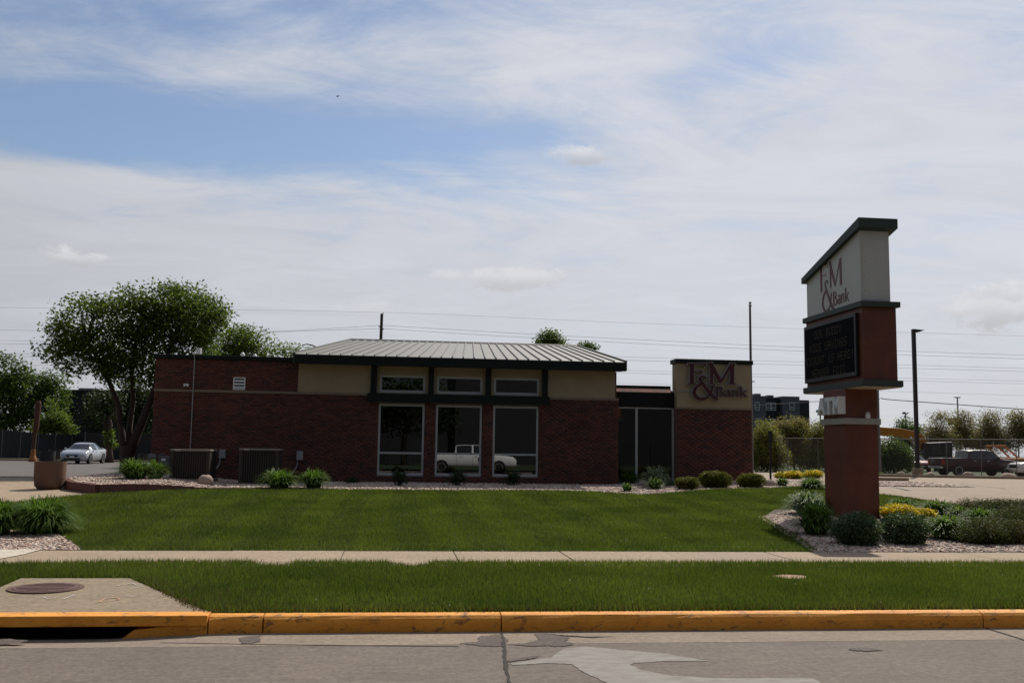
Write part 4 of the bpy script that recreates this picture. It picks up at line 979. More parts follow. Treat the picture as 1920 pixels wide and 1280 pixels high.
blobs = pxb(TY, [(335, 590, 88, 62, .2), (245, 598, 85, 50, -.2), (150, 598, 45, 48, 0), (140, 650, 55, 42, -.3), (250, 660, 110, 55, .2), (372, 640, 52, 48, .3), (205, 692, 80, 26, -.2), (392, 592, 36, 45, .2), (335, 548, 32, 26, 0), (115, 625, 26, 35, 0), (285, 700, 60, 30, .4)], 1.25)
tree('maple_tree', 'large dark green tree with forked trunk at the left corner of the bank', tb, blobs, 500, 62, .23, .13, 'maple', .24, limbs, 60, keep=lambda P: ~((P[:, 0] > -7.75) & (P[:, 2] < 4.6) & (P[:, 1] > 31.2)))
# low leaves inside the crown of the fork and background trees
def bgtree(name, label, Y, base_px, blobs, nclump, per, cr, size, mat, tr, group=None, nb=10, flat=.4, shell=.55):
    X_, _ = W(base_px, 850, Y); return tree(name, label, (X_, Y, gz(X_, Y)-.02), pxb(Y, blobs, 1.), int(nclump*1.9), per, cr*.9, size, mat, tr, None, nb, group, flat=flat, shell=shell)
bgtree('broadleaf_tree', 'light green tree behind the flat roof beside the large dark tree', 66, 470, [(445, 645, 38, 40), (490, 655, 34, 26), (535, 662, 34, 18), (415, 680, 40, 40), (565, 660, 12, 10)], 150, 36, .38, .19, 'lightleaf', .25)
bgtree('broadleaf_tree', 'green tree rising above the dark fence at the left edge', 106, 5, [(0, 710, 32, 55), (22, 745, 36, 55), (5, 790, 45, 40), (40, 700, 18, 22)], 130, 40, .6, .3, 'greenleaf', .3)
bgtree('broadleaf_tree', 'green tree with a narrow top right of the leftmost tree', 108, 90, [(75, 735, 26, 40), (100, 725, 26, 34), (60, 780, 34, 38), (110, 765, 22, 34), (38, 735, 20, 40)], 110, 40, .6, .3, 'greenleaf', .3)
bgtree('conical_tree', 'young yellow green tree in front of the black building', 98, 98, [(98, 765, 9, 30), (100, 793, 26, 20), (118, 802, 24, 12), (82, 803, 22, 12)], 80, 34, .36, .22, 'lightleaf', .12)
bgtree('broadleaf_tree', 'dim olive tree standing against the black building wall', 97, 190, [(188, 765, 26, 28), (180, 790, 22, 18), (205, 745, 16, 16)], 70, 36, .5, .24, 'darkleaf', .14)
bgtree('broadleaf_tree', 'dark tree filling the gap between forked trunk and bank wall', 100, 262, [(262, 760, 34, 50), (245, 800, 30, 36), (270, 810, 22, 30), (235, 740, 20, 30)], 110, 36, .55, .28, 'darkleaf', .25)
# kerbside tree with sprouts on the trunk
kx, ky, kz = GG(205, 867)
kt = empty('pollard_tree', (kx, ky, kz), 'small street tree with leafy sprouts on its trunk behind the silver car', 'tree')
mb = MB(); mb.tube([(kx, ky, kz-.05), P3(204, 845, ky), P3(203, 815, ky), P3(206, 795, ky), P3(200, 770, ky)], [.34, .26, .22, .2, .1], 9); mb.tube([P3(203, 815, ky), P3(195, 790, ky), P3(188, 765, ky)], [.14, .1, .05], 7); mb.build('trunk', 'bark', kt, smooth=True)
V, F, _ = foliage(pxb(ky, [(207, 825, 7, 12), (203, 810, 6, 8), (212, 833, 5, 6)]), 26, 34, .16, .16, .4); np_mesh('sprouts', V, F, 'lightleaf', kt)
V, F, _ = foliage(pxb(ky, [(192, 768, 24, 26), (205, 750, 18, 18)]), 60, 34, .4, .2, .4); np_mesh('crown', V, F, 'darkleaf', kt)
# crowns showing above the metal roof
bgtree('broadleaf_tree', 'tree crown peeping over the metal roof ridge', 92, 1032, [(1030, 640, 22, 18), (1045, 650, 16, 14), (1012, 645, 10, 8)], 46, 36, .4, .26, 'lightleaf', .25)
bgtree('broadleaf_tree', 'small tuft of tree crown at the right end of the roof ridge', 92, 1104, [(1100, 652, 12, 10), (1112, 657, 7, 10), (1092, 655, 6, 7)], 20, 34, .3, .24, 'greenleaf', .2)
# shrubs and trees beyond the lot
SHR = [('yellow green spring shrub right of the flagpole', 74, 1438, [(1435, 822, 28, 36), (1425, 858, 28, 30), (1452, 858, 26, 30)], 'olive'),
       ('tall tan spring shrub in front of the dark apartments', 78, 1490, [(1482, 812, 26, 34), (1500, 806, 26, 26), (1490, 850, 34, 38), (1462, 808, 16, 30)], 'tanleaf'),
       ('yellow green shrub beside the left face of the sign post', 76, 1535, [(1535, 830, 26, 42), (1548, 850, 28, 36), (1522, 862, 24, 26)], 'olive'),
       ('dense green shrub right of the sign post', 76, 1675, [(1672, 850, 34, 30), (1690, 862, 28, 28), (1660, 866, 26, 24)], 'greenleaf')]
for lb, Y_, bp, bl, mt in SHR: bgtree('spring_shrub', lb, Y_, bp, bl, 260, 30, .36, .16, mt, .07, 'shrubs beyond the parking lot', 26, .2, .3)
FAR = [('bare topped spring tree left of the tall far light mast', 128, 1765, [(1760, 815, 30, 34), (1745, 830, 26, 26), (1775, 830, 26, 24)]), ('tan spring tree behind the far light mast', 130, 1808, [(1805, 812, 30, 36), (1825, 825, 24, 28)]),
       ('tan spring tree behind the maroon pickup', 126, 1858, [(1855, 808, 30, 38), (1872, 825, 24, 30), (1840, 830, 20, 24)]), ('reddish spring tree at the right edge', 124, 1912, [(1905, 805, 26, 42), (1925, 810, 30, 42), (1890, 830, 22, 26)])]
for lb, Y_, bp, bl in FAR: bgtree('spring_tree', lb, Y_, bp, bl+[(bp, 782, 26, 14)], 230, 28, .55, .2, 'tanleaf', .12, 'spring trees behind the fence', 34, .2, .3)
bgtree('broadleaf_tree', 'rounded green tree behind the excavator boom', 135, 1705, [(1704, 808, 24, 26), (1718, 820, 22, 24), (1690, 822, 20, 22)], 90, 36, .55, .3, 'greenleaf', .25)

def arching(P0, n, r, h, wid, seed, spread=.9, droop=.5):
    """clump of arching strap leaves"""
    g = np.random.default_rng(seed); a = g.random(n)*6.283; ct = .04+.96*g.random(n); st = np.sqrt(1-ct*ct)
    k = (.72+.36*g.random(n)); R0 = r*.3*np.sqrt(g.random(n)); tr = R0+(r*st*k-R0*.6); tz = h*ct*k*.92+.02; cz = h*(.5+.62*ct)*k; cr_ = R0+(tr-R0)*.42
    ns = 5; V = np.zeros((n, ns, 2, 3)); aw = a+g.normal(size=n)*.25
    for i in range(ns):
        t = i/(ns-1); rad = (1-t)**2*R0+2*t*(1-t)*cr_+t*t*tr; z = 2*t*(1-t)*cz+t*t*tz
        w = wid*(1-t**2.2)*.5+.0008; an = a+(aw-a)*t
        cx = P0[0]+rad*np.cos(an); cy = P0[1]+rad*np.sin(an)
        V[:, i, 0] = np.stack([cx-np.sin(an)*w, cy+np.cos(an)*w, P0[2]+z], 1); V[:, i, 1] = np.stack([cx+np.sin(an)*w, cy-np.cos(an)*w, P0[2]+z], 1)
    idx = np.arange(n)[:, None]*ns*2; F = []
    for i in range(ns-1): F.append(np.stack([idx[:, 0]+2*i, idx[:, 0]+2*i+1, idx[:, 0]+2*i+3, idx[:, 0]+2*i+2], 1))
    return V.reshape(-1, 3), np.concatenate(F)
def clump(label, px, py, wpx, hpx, mat='daylily', n=330, seed=0, group=None, wid=.03, z=None, name='daylily_clump'):
    g = GG(px, py); k = g[1]/FPX; zz = g[2] if z is None else z
    V, F = arching((g[0], g[1], zz), int(n*1.5), wpx*k/2*1.3, hpx*k*1.1, wid, seed)
    o = np_mesh(name, V, F, mat, None, (g[0], g[1], zz)); return tag(o, label, 'plant', group)
clump('large daylily clump by the gravel at the left sidewalk corner', 78, 1000, 112, 62, n=900, seed=1, wid=.022)
clump('daylily clump cut off by the left edge of the picture', -8, 1003, 90, 60, n=800, seed=2, wid=.022)
gA = GG(265, 911); 
clump('wide grassy clump between the tree trunk and the left air conditioner', 252, 910, 72, 36, n=380, seed=3, z=bed_z(*GG(252, 910)[:2]))
clump('grassy clump leaning on the left air conditioner', 290, 909, 50, 32, n=260, seed=4, z=bed_z(*GG(290, 909)[:2]))
clump('grassy clump right of the right air conditioner', 524, 916, 74, 36, n=380, seed=5)
clump('grassy clump below the right electrical box', 588, 916, 54, 36, n=300, seed=6)
clump('grassy clump at the foot of the left storefront pane', 1180, 907, 44, 24, n=240, seed=7)
clump('tall pale tipped grassy clump before the storefront mullion', 1229, 913, 52, 40, 'palegrass', 260, 8)
clump('bright green daylily clump in front of the pale tipped grass', 1228, 917, 34, 22, n=180, seed=9)
clump('small daylily tuft in the gravel before the storefront', 1176, 922, 26, 17, n=130, seed=10)
clump('small round daylily beside the boulder right of the boxwoods', 1467, 912, 30, 17, n=200, seed=11)
clump('broad daylily clump left of the sign post across the lawn', 1521, 917, 58, 23, n=320, seed=12)
clump('silvery edged grass clump at the left of the sign post', 1513, 965, 80, 46, 'palegrass', 420, 13, name='grass_clump')
clump('dark green grass clump in the shade of the sign post', 1530, 1003, 86, 62, 'daylily', 460, 14, name='grass_clump')
clump('daylily clump next to the juniper at the gravel edge', 1774, 1011, 92, 46, n=560, seed=15)
clump('daylily clump nestled in the middle of the junipers', 1842, 988, 86, 36, n=420, seed=16)
clump('daylily clump behind the yellow flowers', 1757, 966, 72, 30, n=360, seed=17)
clump('daylily clump at the back of the sign bed by the lawn', 1693, 957, 60, 24, n=300, seed=18)
clump('small daylily clump behind the junipers', 1798, 972, 50, 24, n=240, seed=19)
clump('green tuft at the lot kerb just right of the sign post', 1652, 893, 20, 9, n=80, seed=20)
def bush(name, label, px, py, wpx, hpx, mat, nclump=110, per=26, size=.04, cr=.05, boxy=1., group=None, z=None, flowers=None, shell=.8, cat='shrub', flat=.2):
    g = GG(px, py); k = g[1]/FPX; zz = g[2] if z is None else z; rx = wpx*k/2; rz = hpx*k/2
    t = empty(name, (g[0], g[1], zz), label, cat, group)
    bl = [(g[0], g[1], zz+rz*.95, rx*.92, rx*.85, rz*.95)]
    if boxy > 1: bl = [(g[0]+dx*rx*.35, g[1]+dy*rx*.3, zz+rz*.95, rx*.62, rx*.6, rz*.95) for dx in (-1, 0, 1) for dy in (-1, 1)]
    V, F, C = foliage(bl, nclump, per, cr, size, flat, keep=lambda P: P[:, 2] > zz+.01, shell=shell); np_mesh('foliage', V, F, mat, t)
    mb = MB()
    for i in range(7):
        c = C[i*5 % len(C)]; limb(mb, (g[0]+random.uniform(-.05, .05), g[1]+random.uniform(-.05, .05), zz-.03), tuple(c), .014, .005, i, 4, .1)
    mb.build('stems', 'bark', t)
    if flowers:
        V, F, C = foliage([(b[0], b[1], b[2]+b[5]*.25, b[3]*1.03, b[4]*1.03, b[5]*.85) for b in bl], int(nclump*2.2), 11, cr*.75, size*1.15, .5, keep=lambda P: P[:, 2] > zz+rz*.55, shell=.95); tag(np_mesh('flowers', V, F, flowers, t), kind='stuff')
    return t
bush('boxwood', 'low clipped boxwood, leftmost of the three at the right block', 1289, 917, 46, 24, 'boxwood', 780, 26, .032, .026, 2, 'clipped boxwoods by the right block')
bush('boxwood', 'largest clipped boxwood, middle of the three at the right block', 1341, 914, 60, 33, 'boxwood', 1260, 26, .032, .026, 2, 'clipped boxwoods by the right block')
bush('boxwood', 'squarish clipped boxwood below the flagpole, rightmost of three', 1408, 914, 52, 28, 'boxwood', 1020, 26, .032, .026, 2, 'clipped boxwoods by the right block')
bush('small_shrub', 'tiny round green mound beside the leftmost boxwood', 1258, 911, 20, 10, 'shrubgrey', 60, 22, .03, .04)
for px, lb in ((748, 'dark rose bush below the left tall window'), (858, 'dark rose bush below the middle tall window'), (962, 'dark rose bush below the right tall window')):
    bush('rose_bush', lb, px, 911, 32, 31, 'rose', 46, 20, .06, .07, shell=.3)
bush('small_shrub', 'tiny dark plant left of the tall windows', 660, 907, 22, 10, 'rose', 24, 20, .05, .06)
bush('grey_shrub', 'round grey green shrub in the shade before the sign post', 1606, 1022, 98, 62, 'shrubgrey', 330, 28, .04, .055)
bush('grey_shrub', 'round grey green shrub in sun right of the sign post', 1696, 1020, 96, 60, 'shrubgrey', 330, 28, .04, .055)
bush('yellow_shrub', 'yellow flowering shrub directly behind the sunlit grey shrub', 1684, 976, 74, 30, 'lightleaf', 130, 22, .04, .05, flowers='flower')
bush('yellow_shrub', 'smaller yellow flowering shrub in front of the back daylilies', 1732, 976, 42, 22, 'lightleaf', 80, 22, .04, .05, flowers='flower')
for px, py, w, h, lb in ((1465, 897, 18, 9, 'leftmost low yellow flowering shrub across the lot entrance'), (1487, 898, 28, 13, 'second low yellow flowering shrub right of the small sign'), (1506, 896, 18, 8, 'smallest low yellow flowering shrub across the lot entrance'), (1526, 897, 34, 15, 'largest low yellow flowering shrub left of the sign post')):
    bush('yellow_shrub', lb, px, py, w, h, 'lightleaf', 70, 20, .07, .09, group='yellow shrubs across the lot entrance', flowers='flower')
# sprawling junipers: many low arching sprays
def juniper(label, cx, cy, rx, ry, h, n, seed):
    z = gz(cx, cy); t = empty('juniper', (cx, cy, z), label, 'shrub')
    bl = [(cx+rx*random.uniform(-.6, .6), cy+ry*random.uniform(-.6, .6), z+h*.42, rx*.5, ry*.5, h*.5) for _ in range(7)]+[(cx, cy, z+h*.3, rx*.95, ry*.95, h*.42)]
    V, F, C = foliage(bl, n*2, 34, .06, .04, .25, keep=lambda P: P[:, 2] > z+.01, shell=.7, asp=.3); np_mesh('foliage', V, F, 'juniper', t)
    mb = MB()
    for i in range(14): limb(mb, (cx, cy, z), tuple(C[i*9 % len(C)]), .02, .006, i, 4, .1)
    mb.build('stems', 'bark', t)
a = GG(1885, 1024); juniper('dark spreading juniper at the sidewalk, lower right', a[0]+.05, a[1]+.45, .74, .5, .40, 620, 1)
a = GG(1960, 1005); juniper('dark spreading juniper at the right edge of the bed', a[0], a[1]+.3, .55, .8, .5, 520, 2)
a = GG(1890, 966); juniper('dark juniper at the back of the bed by the parking lot', a[0]+.2, a[1]+.3, 1.15, .7, .32, 700, 3)

# ================================================================== SMALL THINGS AROUND THE BANK
def boulder(label, px, py, wpx, hpx, seed):
    g = GG(px, py); k = g[1]/FPX; z = bed_z(g[0], g[1]) if g[1] < 34 else g[2]
    o = MB().blob((g[0], g[1], z+hpx*k*.3), (wpx*k/2, wpx*k*.42, hpx*k*.72), seed, 12, 8, .13).build('boulder', 'boulder', None, (g[0], g[1], z), smooth=True); return tag(o, label, 'boulder', 'landscape boulders')
boulder('pointed pale boulder between the two air conditioners', 384, 911, 25, 17, 1)
boulder('low pale boulder in front of the storefront mullion', 1206, 911, 24, 11, 2)
boulder('grey boulder beside the small round daylily', 1444, 912, 24, 14, 3)
boulder('small grey stone left of the squarish boxwood', 1374, 908, 16, 8, 4)
boulder('small grey stone between the boxwoods', 1384, 909, 12, 8, 9)
boulder('small pink boulder at the lot kerb left of the light pole', 1690, 893, 16, 9, 5)
boulder('pink boulder at the lot kerb right of the light pole', 1746, 895, 20, 11, 6)
boulder('pink boulder in front of the maroon pickup', 1815, 895, 22, 11, 7)
boulder('largest pink boulder in front of the white vehicle', 1890, 897, 32, 11, 8)
# block edging of the left bed
ed = empty('bed_edging', (-7, 24.8, .4), 'curved dark red block edging around the raised bed at the left', 'edging')
pts = []
for i in range(len(EDGE)-1):
    a, b = Vector((*EDGE[i], 0)), Vector((*EDGE[i+1], 0)); n = max(1, int((b-a).length/.3))
    for k in range(n): pts.append(a.lerp(b, k/n))
pts.append(Vector((*EDGE[-1], 0)))
for p, q in zip(pts[:-1], pts[1:]):
    c = (p+q)/2; d = (q-p).normalized(); n = Vector((-d.y, d.x, 0))*.09; top = bed_z(c.x, c.y)+.045; g_ = d*.004
    MB().prism([(p+g_-n)[:2]+(gz(c.x, c.y)-.1,), (q-g_-n)[:2]+(gz(c.x, c.y)-.1,), (q-g_+n)[:2]+(gz(c.x, c.y)-.1,), (p+g_+n)[:2]+(gz(c.x, c.y)-.1,)], (0, 0, top-gz(c.x, c.y)+.1)).build('block', 'edging', ed)
# air conditioners
def ac(label, x0, x1, y0, y1, z0, z1):
    t = empty('air_conditioner', ((x0+x1)/2, (y0+y1)/2, z0), label, 'air conditioner', 'air conditioning units')
    bx('pad', 'gutter', t, x0-.06, x1+.06, y0-.06, y1+.06, z0-.1, z0+.04)
    bx('coil', 'ac_core', t, x0+.03, x1-.03, y0+.03, y1-.03, z0+.041, z1-.06)
    for cx, cy in ((x0, y0), (x1, y0), (x0, y1), (x1, y1)):
        bx('corner_post', 'ac', t, cx-.0 if cx == x0 else cx-.07, cx+.07 if cx == x0 else cx, cy if cy == y0 else cy-.07, cy+.07 if cy == y0 else cy, z0+.041, z1-.061)
    gr = MB(); n = 15
    for i in range(n):
        x_ = x0+.09+(x1-x0-.18)*i/(n-1); gr.box(x_-.012, x_+.012, y0+.004, y0+.029, z0+.05, z1-.07)
    n2 = 26
    for i in range(n2):
        z_ = z0+.07+(z1-z0-.16)*i/(n2-1); gr.box(x1-.029, x1-.006, y0+.072, y1-.072, z_-.008, z_+.008); gr.box(x0+.006, x0+.029, y0+.072, y1-.072, z_-.008, z_+.008)
    tag(gr.build('louvre_grille', 'ac', t), kind='stuff')
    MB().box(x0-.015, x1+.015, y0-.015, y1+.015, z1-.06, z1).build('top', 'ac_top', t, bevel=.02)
    fan = MB().lathe([(.36*(x1-x0), z1+.001), (.36*(x1-x0), z1+.02), (.33*(x1-x0), z1+.02), (.33*(x1-x0), z1+.001)], ((x0+x1)/2, (y0+y1)/2, 0), 28).build('fan_ring', 'ac', t)
    bx('badge', 'sign_white', t, x0+.12, x0+.27, y0-.020, y0-.0155, z1-.048, z1-.018)
zq = bed_z(-5.8, 29)
ac('left brown air conditioning unit with lit right side by the bank wall', -6.22, -5.14, 28.7, 29.8, zq, 1.51)
ac('right brown air conditioning unit between electrical boxes and grassy clump', -4.38, -3.28, 29.0, 30.1, .53, 1.56)
gm = empty('gas_meter', (-6.9, 30.6, .6), 'grey gas meter and regulator left of the left air conditioner', 'gas meter')
MB().box(-6.95, -6.65, 30.5, 30.75, .95, 1.3).build('meter_body', 'gal_dark', gm, bevel=.03); MB().lathe([(.05, -.08), (.14, -.03), (.14, .03), (.05, .08)], (-7.15, 30.6, 1.22), 16, 'y').build('regulator', 'gal_dark', gm)
MB().tube([(-7.15, 30.6, .55), (-7.15, 30.6, 1.15)], .025, 8).tube([(-7.0, 30.6, 1.3), (-6.8, 30.6, 1.36), (-6.8, 30.6, 1.28)], .02, 8).tube([(-6.6, 30.6, 1.3), (-6.6, 31.0, 1.32), (-6.6, FY, 1.32)], .02, 8).build('pipe', 'gal_dark', gm); bx('dial', 'white', gm, -6.86, -6.74, 30.492, 30.499, 1.15, 1.22)
# planters
def planter(label, px, py, wpx, hpx, mat, seed=0):
    g = GG(px, py); k = g[1]/FPX; r = wpx*k/2; h = hpx*k; t = empty('planter', g, label, 'planter')
    MB().lathe([(r*.74, 0), (r*.80, .03), (r*.92, h*.12), (r*.985, h*.4), (r, h*.93), (r*1.0, h), (r*.9, h), (r*.88, h*.9)], g, 32).build('bowl', mat, t, smooth=False); MB().lathe([(r*.87, h*.88), (r*.86, h*.9)], g, 24).build('soil', 'soil', t); return t
planter('large round terracotta coloured concrete planter on the plaza', 92, 916, 53, 48, 'terracotta')
planter('dark square looking planter beside the brown post', 88, 866, 27, 19, 'dark_pot')
planter('dark planter partly behind the silver car', 104, 864, 26, 20, 'dark_pot')
planter('dark planter near the left corner of the bank', 270, 866, 22, 15, 'dark_pot')
# brown post on the far pavement
g = GG(61, 865); k = g[1]/FPX; t = empty('rusty_post', g, 'rusty brown lamp post with thick upper half and flared base', 'post')
MB().lathe([(7*k, 0), (7*k, 4*k), (4.5*k, 10*k), (3.6*k, 22*k)], g, 16).build('base', 'rust_base', t); MB().tube([(g[0], g[1], g[2]+22*k), (g[0]+.03, g[1], g[2]+50*k)], [3.2*k, 3.4*k], 12).tube([(g[0]+.03, g[1], g[2]+50*k), (g[0]+.08, g[1], g[2]+56*k), (g[0]+.14, g[1], g[2]+103*k), (g[0]+.14, g[1], g[2]+108*k)], [3.4*k, 4.6*k, 4.8*k, 3.2*k], 12).build('shaft', 'rust_post', t)
# flagpole
fx, fz = W(1406.5, 575, 34.2); fb, _ = W(1412, 890, 34.2); t = empty('flagpole', (fb, 34.2, .5), 'bare metal flagpole beside the right end of the bank', 'flagpole')
MB().tube([(fx, 34.2, .3), (fx, 34.2, fz)], [.055, .035], 12).build('pole', 'gal_dark', t); MB().lathe([(.01, 0), (.06, .02), (.06, .06), (.02, .09)], (fx, 34.2, fz), 12).blob((fx, 34.2, fz+.14), (.05, .05, .05), 1, 10, 6, 0).build('finial', 'gal_dark', t)
MB().tube([(fx-.07, 34.15, .9), (fx-.06, 34.15, fz-.02)], .006, 5).build('halyard', 'wire', t); MB().tube([(fx-.05, 34.17, 4.2), (fx+.1, 34.1, 4.21)], .02, 6).build('cleat', 'gal_dark', t)
# small sign on a post
g = GG(1445, 908); k = g[1]/FPX; t = empty('parking_sign', g, 'small dark sign on a thin post right of the flagpole', 'sign')
MB().box(g[0]-.03, g[0]+.03, g[1]-.02, g[1]+.02, g[2]-.1, g[2]+88*k).build('post', 'dark_pole', t); MB().box(g[0]-.07, g[0]+.07, g[1]-.03, g[1]-.021, g[2]+80*k, g[2]+103*k).build('plate', 'dark_pole', t)

# ================================================================== CARS
def lin(keys, x):
    for a, b in zip(keys[:-1], keys[1:]):
        if x <= b[0]: t = (x-a[0])/(b[0]-a[0]) if b[0] > a[0] else 0; return [a[i]+(b[i]-a[i])*t for i in range(1, len(a))]
    return list(keys[-1][1:])
SEDAN = [(-2.42, .46, .84, .88, .72, .58), (-2.33, .32, .97, 1.04, .84, .70), (-2.0, .24, 1.0, 1.12, .90, .66), (-1.75, .22, 1.0, 1.17, .91, .62), (-1.2, .21, .99, 1.36, .92, .57), (-.75, .2, .98, 1.455, .93, .55), (-.2, .2, .965, 1.475, .93, .56), (.3, .2, .955, 1.45, .93, .56), (.62, .2, .95, 1.36, .93, .58),
         (1.28, .2, .93, 1.0, .92, .70), (1.75, .22, .88, .945, .91, .72), (2.15, .24, .78, .85, .87, .68), (2.34, .27, .66, .72, .76, .6), (2.43, .36, .54, .57, .6, .46)]
TRUCK = [(-3.16, .62, 1.22, 1.24, .94, .90), (-3.1, .52, 1.27, 1.285, .98, .94), (-1.12, .45, 1.27, 1.285, .99, .95), (-1.08, .45, 1.27, 1.32, .99, .80), (-.98, .45, 1.27, 1.84, .99, .72), (-.6, .45, 1.26, 1.90, 1., .72), (.5, .45, 1.25, 1.91, 1., .72), (.95, .45, 1.24, 1.82, 1., .73), (1.65, .45, 1.2, 1.27, 1., .80), (2.3, .45, 1.15, 1.22, .99, .82), (2.95, .45, 1.06, 1.14, .96, .8), (3.1, .5, .95, 1.02, .9, .75), (3.16, .55, .85, .9, .84, .7)]
SUV = [(-2.35, .5, 1.0, 1.04, .84, .7), (-2.28, .35, 1.05, 1.4, .9, .66), (-2.05, .3, 1.05, 1.70, .92, .64), (-1., .28, 1.04, 1.76, .93, .63), (.2, .28, 1.03, 1.76, .93, .63), (.6, .28, 1.02, 1.68, .93, .64), (1.2, .28, 1.0, 1.1, .93, .74), (1.9, .3, .97, 1.05, .92, .78), (2.25, .34, .92, .99, .88, .74), (2.36, .42, .8, .86, .8, .66)]
def car(name, label, cat, loc, rz, paint, kind, group=None, emblem=False):
    keys = {'sedan': SEDAN, 'truck': TRUCK, 'suv': SUV}[kind]; t = empty(name, (0, 0, 0), label, cat, group)
    x0, x1 = keys[0][0], keys[-1][0]; st = sorted(set([x0+(x1-x0)*i/60 for i in range(61)]+[k[0] for k in keys]))
    def ring(x):
        zb, zl, zt_, wb, wt = lin(keys, x); zm = (zb+zl)/2
        return [(0, zb), (wb*.86, zb), (wb*.975, zb+.1), (wb, zm), (wb*.985, zl-.04), (wb*.955, zl), ((wb*.955*.45+wt*.55), zl+(zt_-zl)*.5), (wt, zt_-min(.05, (zt_-zl)*.3)), (wt*.8, zt_-min(.012, (zt_-zl)*.1)), (wt*.4, zt_), (0, zt_+.006)]
    rings = [ring(x) for x in st]; nj = len(rings[0]); parts = {}
    def reg(xm, j, zl, zt_):
        if kind == 'sedan':
            if j in (5, 6) and zt_-zl > .24 and -1.45 < xm < .98 and not (-.28 < xm < -.16) and not (.80 < xm): return 'side_window'
            if j >= 7 and .58 < xm < 1.25: return 'windshield'
            if j >= 7 and -1.72 < xm < -.85: return 'rear_window'
        elif kind == 'truck':
            if j in (5, 6) and zt_-zl > .3 and -.9 < xm < 1.25 and not (.1 < xm < .22): return 'side_window'
            if j >= 7 and .92 < xm < 1.6: return 'windshield'
            if j >= 7 and -1.1 < xm < -.98: return 'rear_window'
            if j >= 7 and xm < -1.13: return 'tonneau'
        else:
            if j in (5, 6) and zt_-zl > .3 and -2.0 < xm < .85 and not (-.1 < xm < .02) and not (-1.2 < xm < -1.1): return 'side_window'
            if j >= 7 and .55 < xm < 1.15: return 'windshield'
            if j >= 7 and xm < -2.06: return 'rear_window'
        return 'body'
    for s_ in (-1, 1):
        for i in range(len(st)-1):
            xm = (st[i]+st[i+1])/2; _, zl, zt_, _, _ = lin(keys, xm)
            for j in range(nj-1):
                q = [(st[i], *rings[i][j]), (st[i+1], *rings[i+1][j]), (st[i+1], *rings[i+1][j+1]), (st[i], *rings[i][j+1])]; q = [(a, b*s_, c) for a, b, c in q]
                parts.setdefault(reg(xm, j, zl, zt_), MB()).add(q, [(0, 1, 2, 3)] if s_ < 0 else [(3, 2, 1, 0)])
    for e, xx in ((0, x0), (-1, x1)):
        r = rings[e]; parts['body'].add([(xx, b, c) for b, c in r]+[(xx, -b, c) for b, c in r[::-1]], [tuple(range(2*nj))])
    body = parts.pop('body').build('body', paint, t, smooth=True)
    for nm, mb in parts.items(): mb.build(nm, 'trim' if nm == 'tonneau' else 'carglass', t, smooth=True)
    wr = {'sedan': .335, 'truck': .40, 'suv': .37}[kind]; wxs = {'sedan': (-1.40, 1.42), 'truck': (-1.95, 1.95), 'suv': (-1.35, 1.4)}[kind]
    wb = {'sedan': .93, 'truck': 1.0, 'suv': .93}[kind]
    for wx_ in wxs:
        for s_ in (-1, 1):
            MB().lathe([(wr+.055, s_*(wb-.16)), (wr+.055, s_*(wb+.004)), (wr-.02, s_*(wb+.004)), (wr-.02, s_*(wb-.1))], (wx_, 0, wr+.02), 24, 'y').build('wheel_arch', 'trim', t)
            w = MB().lathe([(wr*.6, s_*(wb-.2)), (wr*.95, s_*(wb-.2)), (wr, s_*(wb-.16)), (wr, s_*(wb-.03)), (wr*.94, s_*(wb+.012)), (wr*.7, s_*(wb+.014))], (wx_, 0, wr), 24, 'y').build('wheel', 'tyre', t)
            rm = MB().lathe([(wr*.70, s_*(wb+.0)), (wr*.70, s_*(wb+.018)), (wr*.62, s_*(wb+.018)), (wr*.6, s_*(wb-.02))], (wx_, 0, wr), 20, 'y')
            for k in range(5):
                a = 2*math.pi*k/5; ca, sa = math.cos(a), math.sin(a); pr = [(-.035, 0), (.035, 0), (.05, wr*.63), (-.05, wr*.63)]
                rm.prism([(wx_+u*ca-v*sa, s_*(wb-.005), wr+u*sa+v*ca) for u, v in pr], (0, s_*.018, 0))
            rm.build('rim', 'rim', w)
    def bxx(nm, mat, a, b, c, d, e, f, bev=.01, par=None): return bx(nm, mat, par or t, a, b, c, d, e, f, bev)
    zl = lin(keys, x1-.1)[1]
    if kind == 'sedan':
        for s_ in (-1, 1):
            MB().prism([(2.38, s_*.44, .66), (2.30, s_*.70, .70), (2.02, s_*.885, .80), (2.0, s_*.88, .73), (2.30, s_*.74, .60), (2.395, s_*.46, .60)], (.012, s_*.008, .004)).build('headlight', 'lamp', t)
            bxx('tail_light', 'taillamp', -2.40, -2.2, min(s_*.5, s_*.86), max(s_*.5, s_*.86), .84, .95); bxx('mirror', paint, .68, .88, min(s_*.95, s_*1.08), max(s_*.95, s_*1.08), .98, 1.09, .03)
            MB().prism([(2.33, s_*.55, .34), (2.2, s_*.84, .36), (2.2, s_*.84, .48), (2.36, s_*.55, .44)], (.03, 0, 0)).build('fog_recess', 'trim', t)
            for hx in (-.9, .15): bxx('door_handle', 'chrome', hx, hx+.2, min(s_*.925, s_*.945), max(s_*.925, s_*.945), .80, .83, .005)
        MB().prism([(2.43, -.42, .62), (2.43, .42, .62), (2.445, .33, .47), (2.445, -.33, .47)], (.02, 0, 0)).build('grille', 'trim', t)
        MB().box(2.41, 2.45, -.55, .55, .30, .40).build('lower_intake', 'trim', t, bevel=.01); bxx('licence_plate', 'white', 2.455, 2.465, -.16, .16, .45, .55, .003); bxx('rear_bumper', paint, -2.46, -2.3, -.8, .8, .35, .55, .04)
    else:
        f = x1; top = zl
